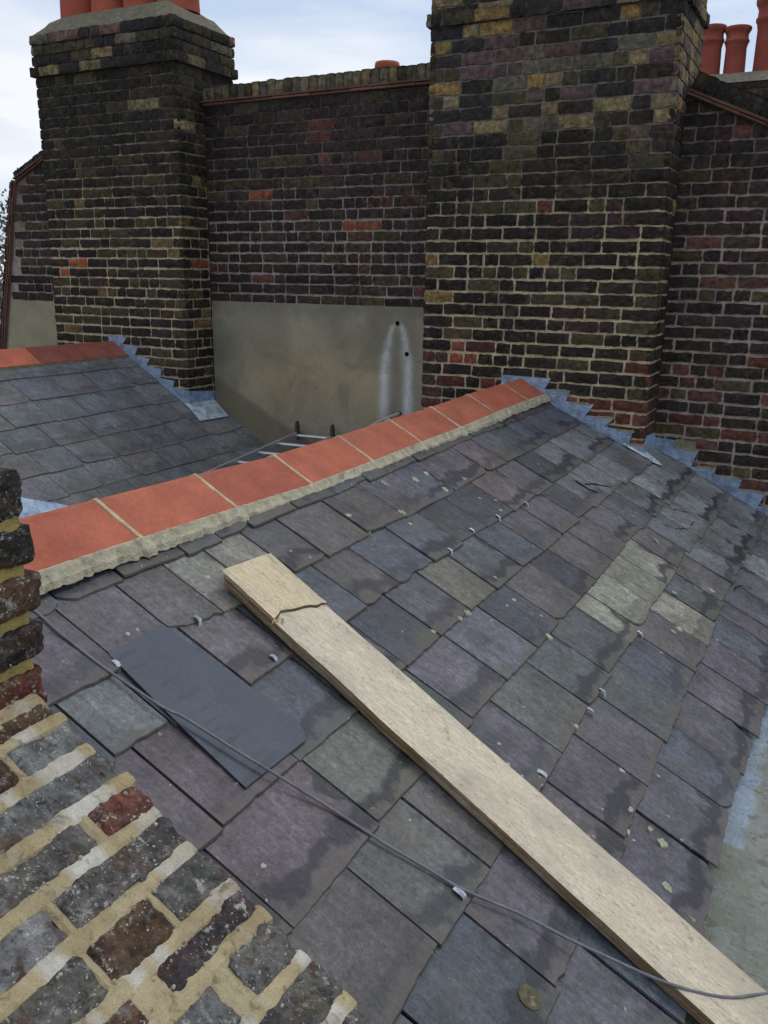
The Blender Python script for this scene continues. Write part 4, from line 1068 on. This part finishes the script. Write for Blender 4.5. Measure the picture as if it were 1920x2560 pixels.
# bed joints: proud ribbons with ragged ends
for k, bx in enumerate(bedx):
    s = xs2s(bx); n = 150; sd = k*5.3; vs = []; cs = []
    yend = 0.888+rnd.uniform(-.007, .009); hw0 = 0.0130 if k > 1 else (.017 if k == 0 else .011)
    for i in range(n+1):
        y = yend-1.35*(i/n)**1.5
        hw = hw0*(1+.22*noise.noise(Vector((y*16, sd, 0)))+.16*noise.noise(Vector((y*60, sd, 0)))); sc_ = s+.0025*noise.noise(Vector((y*9, sd, 3)))
        wh = sm(.16, .4, noise.noise(Vector((y*13, sd*3, 8)))+.35*noise.noise(Vector((y*45, sd*3, 2)))+(.34*(k % 3 != 1) if y > yend-.07 else 0))
        c0 = mixc(CREAM, WHT, wh*.7); c1 = mixc(c0, s2l(150, 128, 84), .8*max(0, noise.noise(Vector((y*11, sd, 5)))))
        for q, (a, h) in enumerate(((-1.35, -.006), (-.95, .0), (-.3, .0024), (.35, .0026), (.95, .0005), (1.35, -.006))):
            vs.append(RO+SS*(sc_+hw*a)+Y_*(y-(.002 if q in (0, 5) else 0))+SN*(h+.0012*noise.noise(Vector((y*70, q*2, sd))))); cs.append(c1)
    mbm.add(vs, [(i*6+q, i*6+q+1, (i+1)*6+q+1, (i+1)*6+q) for i in range(n) for q in range(5)], cs)
    e = vs[:6]; mbm.add(list(e)+[p-SN*.02-Y_*.01 for p in e], [(q+1, q, q+6, q+7) for q in range(5)], cs[0])
obj("brickwork", mbb, M_brick_near, nch); obj("pointing", mbm, M_cream, nch)
mb = MB()
for _ in range(110):      # loose grains of mortar along the joints
    kx = rnd.choice(bedx[:11]); y = rnd.uniform(.45, .885); r = rnd.uniform(.0008, .0026)
    p = RO+SS*(xs2s(kx)+rnd.choice((-1, 1))*rnd.uniform(.010, .02))+Y_*y+SN*.003
    mb.lathe(p, [(r, -.003), (r*1.1, r*.4), (r*.6, r*.9), (.0003, r)], 7, jit(mixc(CREAM, WHT, rnd.random()*.6), .2), .9)
tag(obj("mortar_grains", mb, M_cream, nch), kind="stuff")

# ------------------------------------------------------------------ ladder and pole in the valley
lad = thing("ladder", (-3.56, 4.2, -1.5), "metal ladder lying up the valley against the rendered wall behind the ridge", "ladder")
AL = s2l(150, 152, 158)
def lz(y): return -1.178-(5.72-y)*0.098
for x in (-3.72, -3.40):
    mb = MB(); a, b = 5.725, 2.9
    vs = []
    for y in (a, b):
        for dx, dz in ((-.012, 0), (.012, 0), (.012, -.05), (-.012, -.05)): vs.append((x+dx, y, lz(y)+dz))
    mb.add(vs, [(0, 1, 5, 4), (1, 2, 6, 5), (2, 3, 7, 6), (3, 0, 4, 7), (3, 2, 1, 0), (4, 5, 6, 7)], s2l(170, 172, 176)); obj("rail", mb, M_metal, lad)
    mb = MB()     # hook standing up from the end
    mb.prism([(x-.012, lz(5.69)-.06), (x+.016, lz(5.69)-.06), (x+.014, lz(5.69)+.05), (x+.004, lz(5.69)+.085), (x-.008, lz(5.69)+.06)], 5.655, 5.69, 'y', s2l(84, 78, 66))
    obj("hook", mb, M_metal, lad)
y = 5.66
while y > 3.0:
    mb = MB(); mb.tube([(-3.72, y, lz(y)-.025), (-3.40, y, lz(y)-.02)], 0.013, 8, s2l(190, 194, 200)); obj("rung", mb, M_metal, lad); y -= 0.255
mb = MB(); mb.tube([(-2.8, 5.62, -0.955), (-2.8, 5.28, -0.976), (-2.8, 4.4, -1.12)], 0.014, 10, s2l(206, 208, 210)); mb.tube([(-2.8, 5.625, -.955), (-2.8, 5.60, -.956)], .016, 10, s2l(90, 90, 90))
tag(obj("metal_pole", mb, M_metal, None, loc=(-2.8, 5.0, -1.0)), "short pale metal pole poking above the ridge tiles beneath the white run-off stains", "pole")

# ------------------------------------------------------------------ tree beyond the wall end
tree = thing("tree", (-15.0, 12.0, BASEZ), "bare pale-leaved tree beyond the raking end of the party wall at the far left", "tree")
tr = random.Random(3)
mb = MB(); lf = MB()
def branch(p, d, L, r, lev):
    n = 4; pts = [p]
    for i in range(n):
        d = (d+Vector((tr.uniform(-.22, .22), tr.uniform(-.22, .22), tr.uniform(-.05, .16)))).normalized(); pts.append(pts[-1]+d*L/n)
    mb.tube(pts, [r*(1-.55*i/n) for i in range(n+1)], 6 if lev < 2 else 4, s2l(84, 74, 70), caps=False)
    if lev < 5:
        for i in range(3 if lev < 3 else 3):
            q = pts[tr.randint(2, n)]; a = Vector((tr.uniform(-1, 1), tr.uniform(-1, 1), tr.uniform(-.2, .9))).normalized()
            branch(q, (d*.6+a).normalized(), L*tr.uniform(.55, .75), r*.5, lev+1)
    if lev >= 3:
        for i in range(7):
            c = pts[tr.randint(1, n)]+Vector((tr.uniform(-.25, .25), tr.uniform(-.25, .25), tr.uniform(-.2, .2))); s = tr.uniform(.03, .07)
            u = Vector((tr.uniform(-1, 1), tr.uniform(-1, 1), tr.uniform(-1, 1))).normalized(); v = u.orthogonal().normalized()
            lf.add([c-u*s, c+v*s*.5, c+u*s, c-v*s*.5], [(0, 1, 2, 3)], jit(tr.choice([s2l(96, 104, 84), s2l(124, 118, 120), s2l(80, 90, 66)]), .25, tr))
branch(Vector((-15.0, 12.0, BASEZ)), Vector((0.02, 0, 1)), 5.5, 0.22, 0)
for dz in (3.5, 4.6): branch(Vector((-15.0, 12.0, BASEZ+dz)), Vector((0.3, -.2, 1)), 3.4, 0.1, 1)
obj("trunk", mb, M_bark, tree); obj("crown", lf, M_leaf, tree)
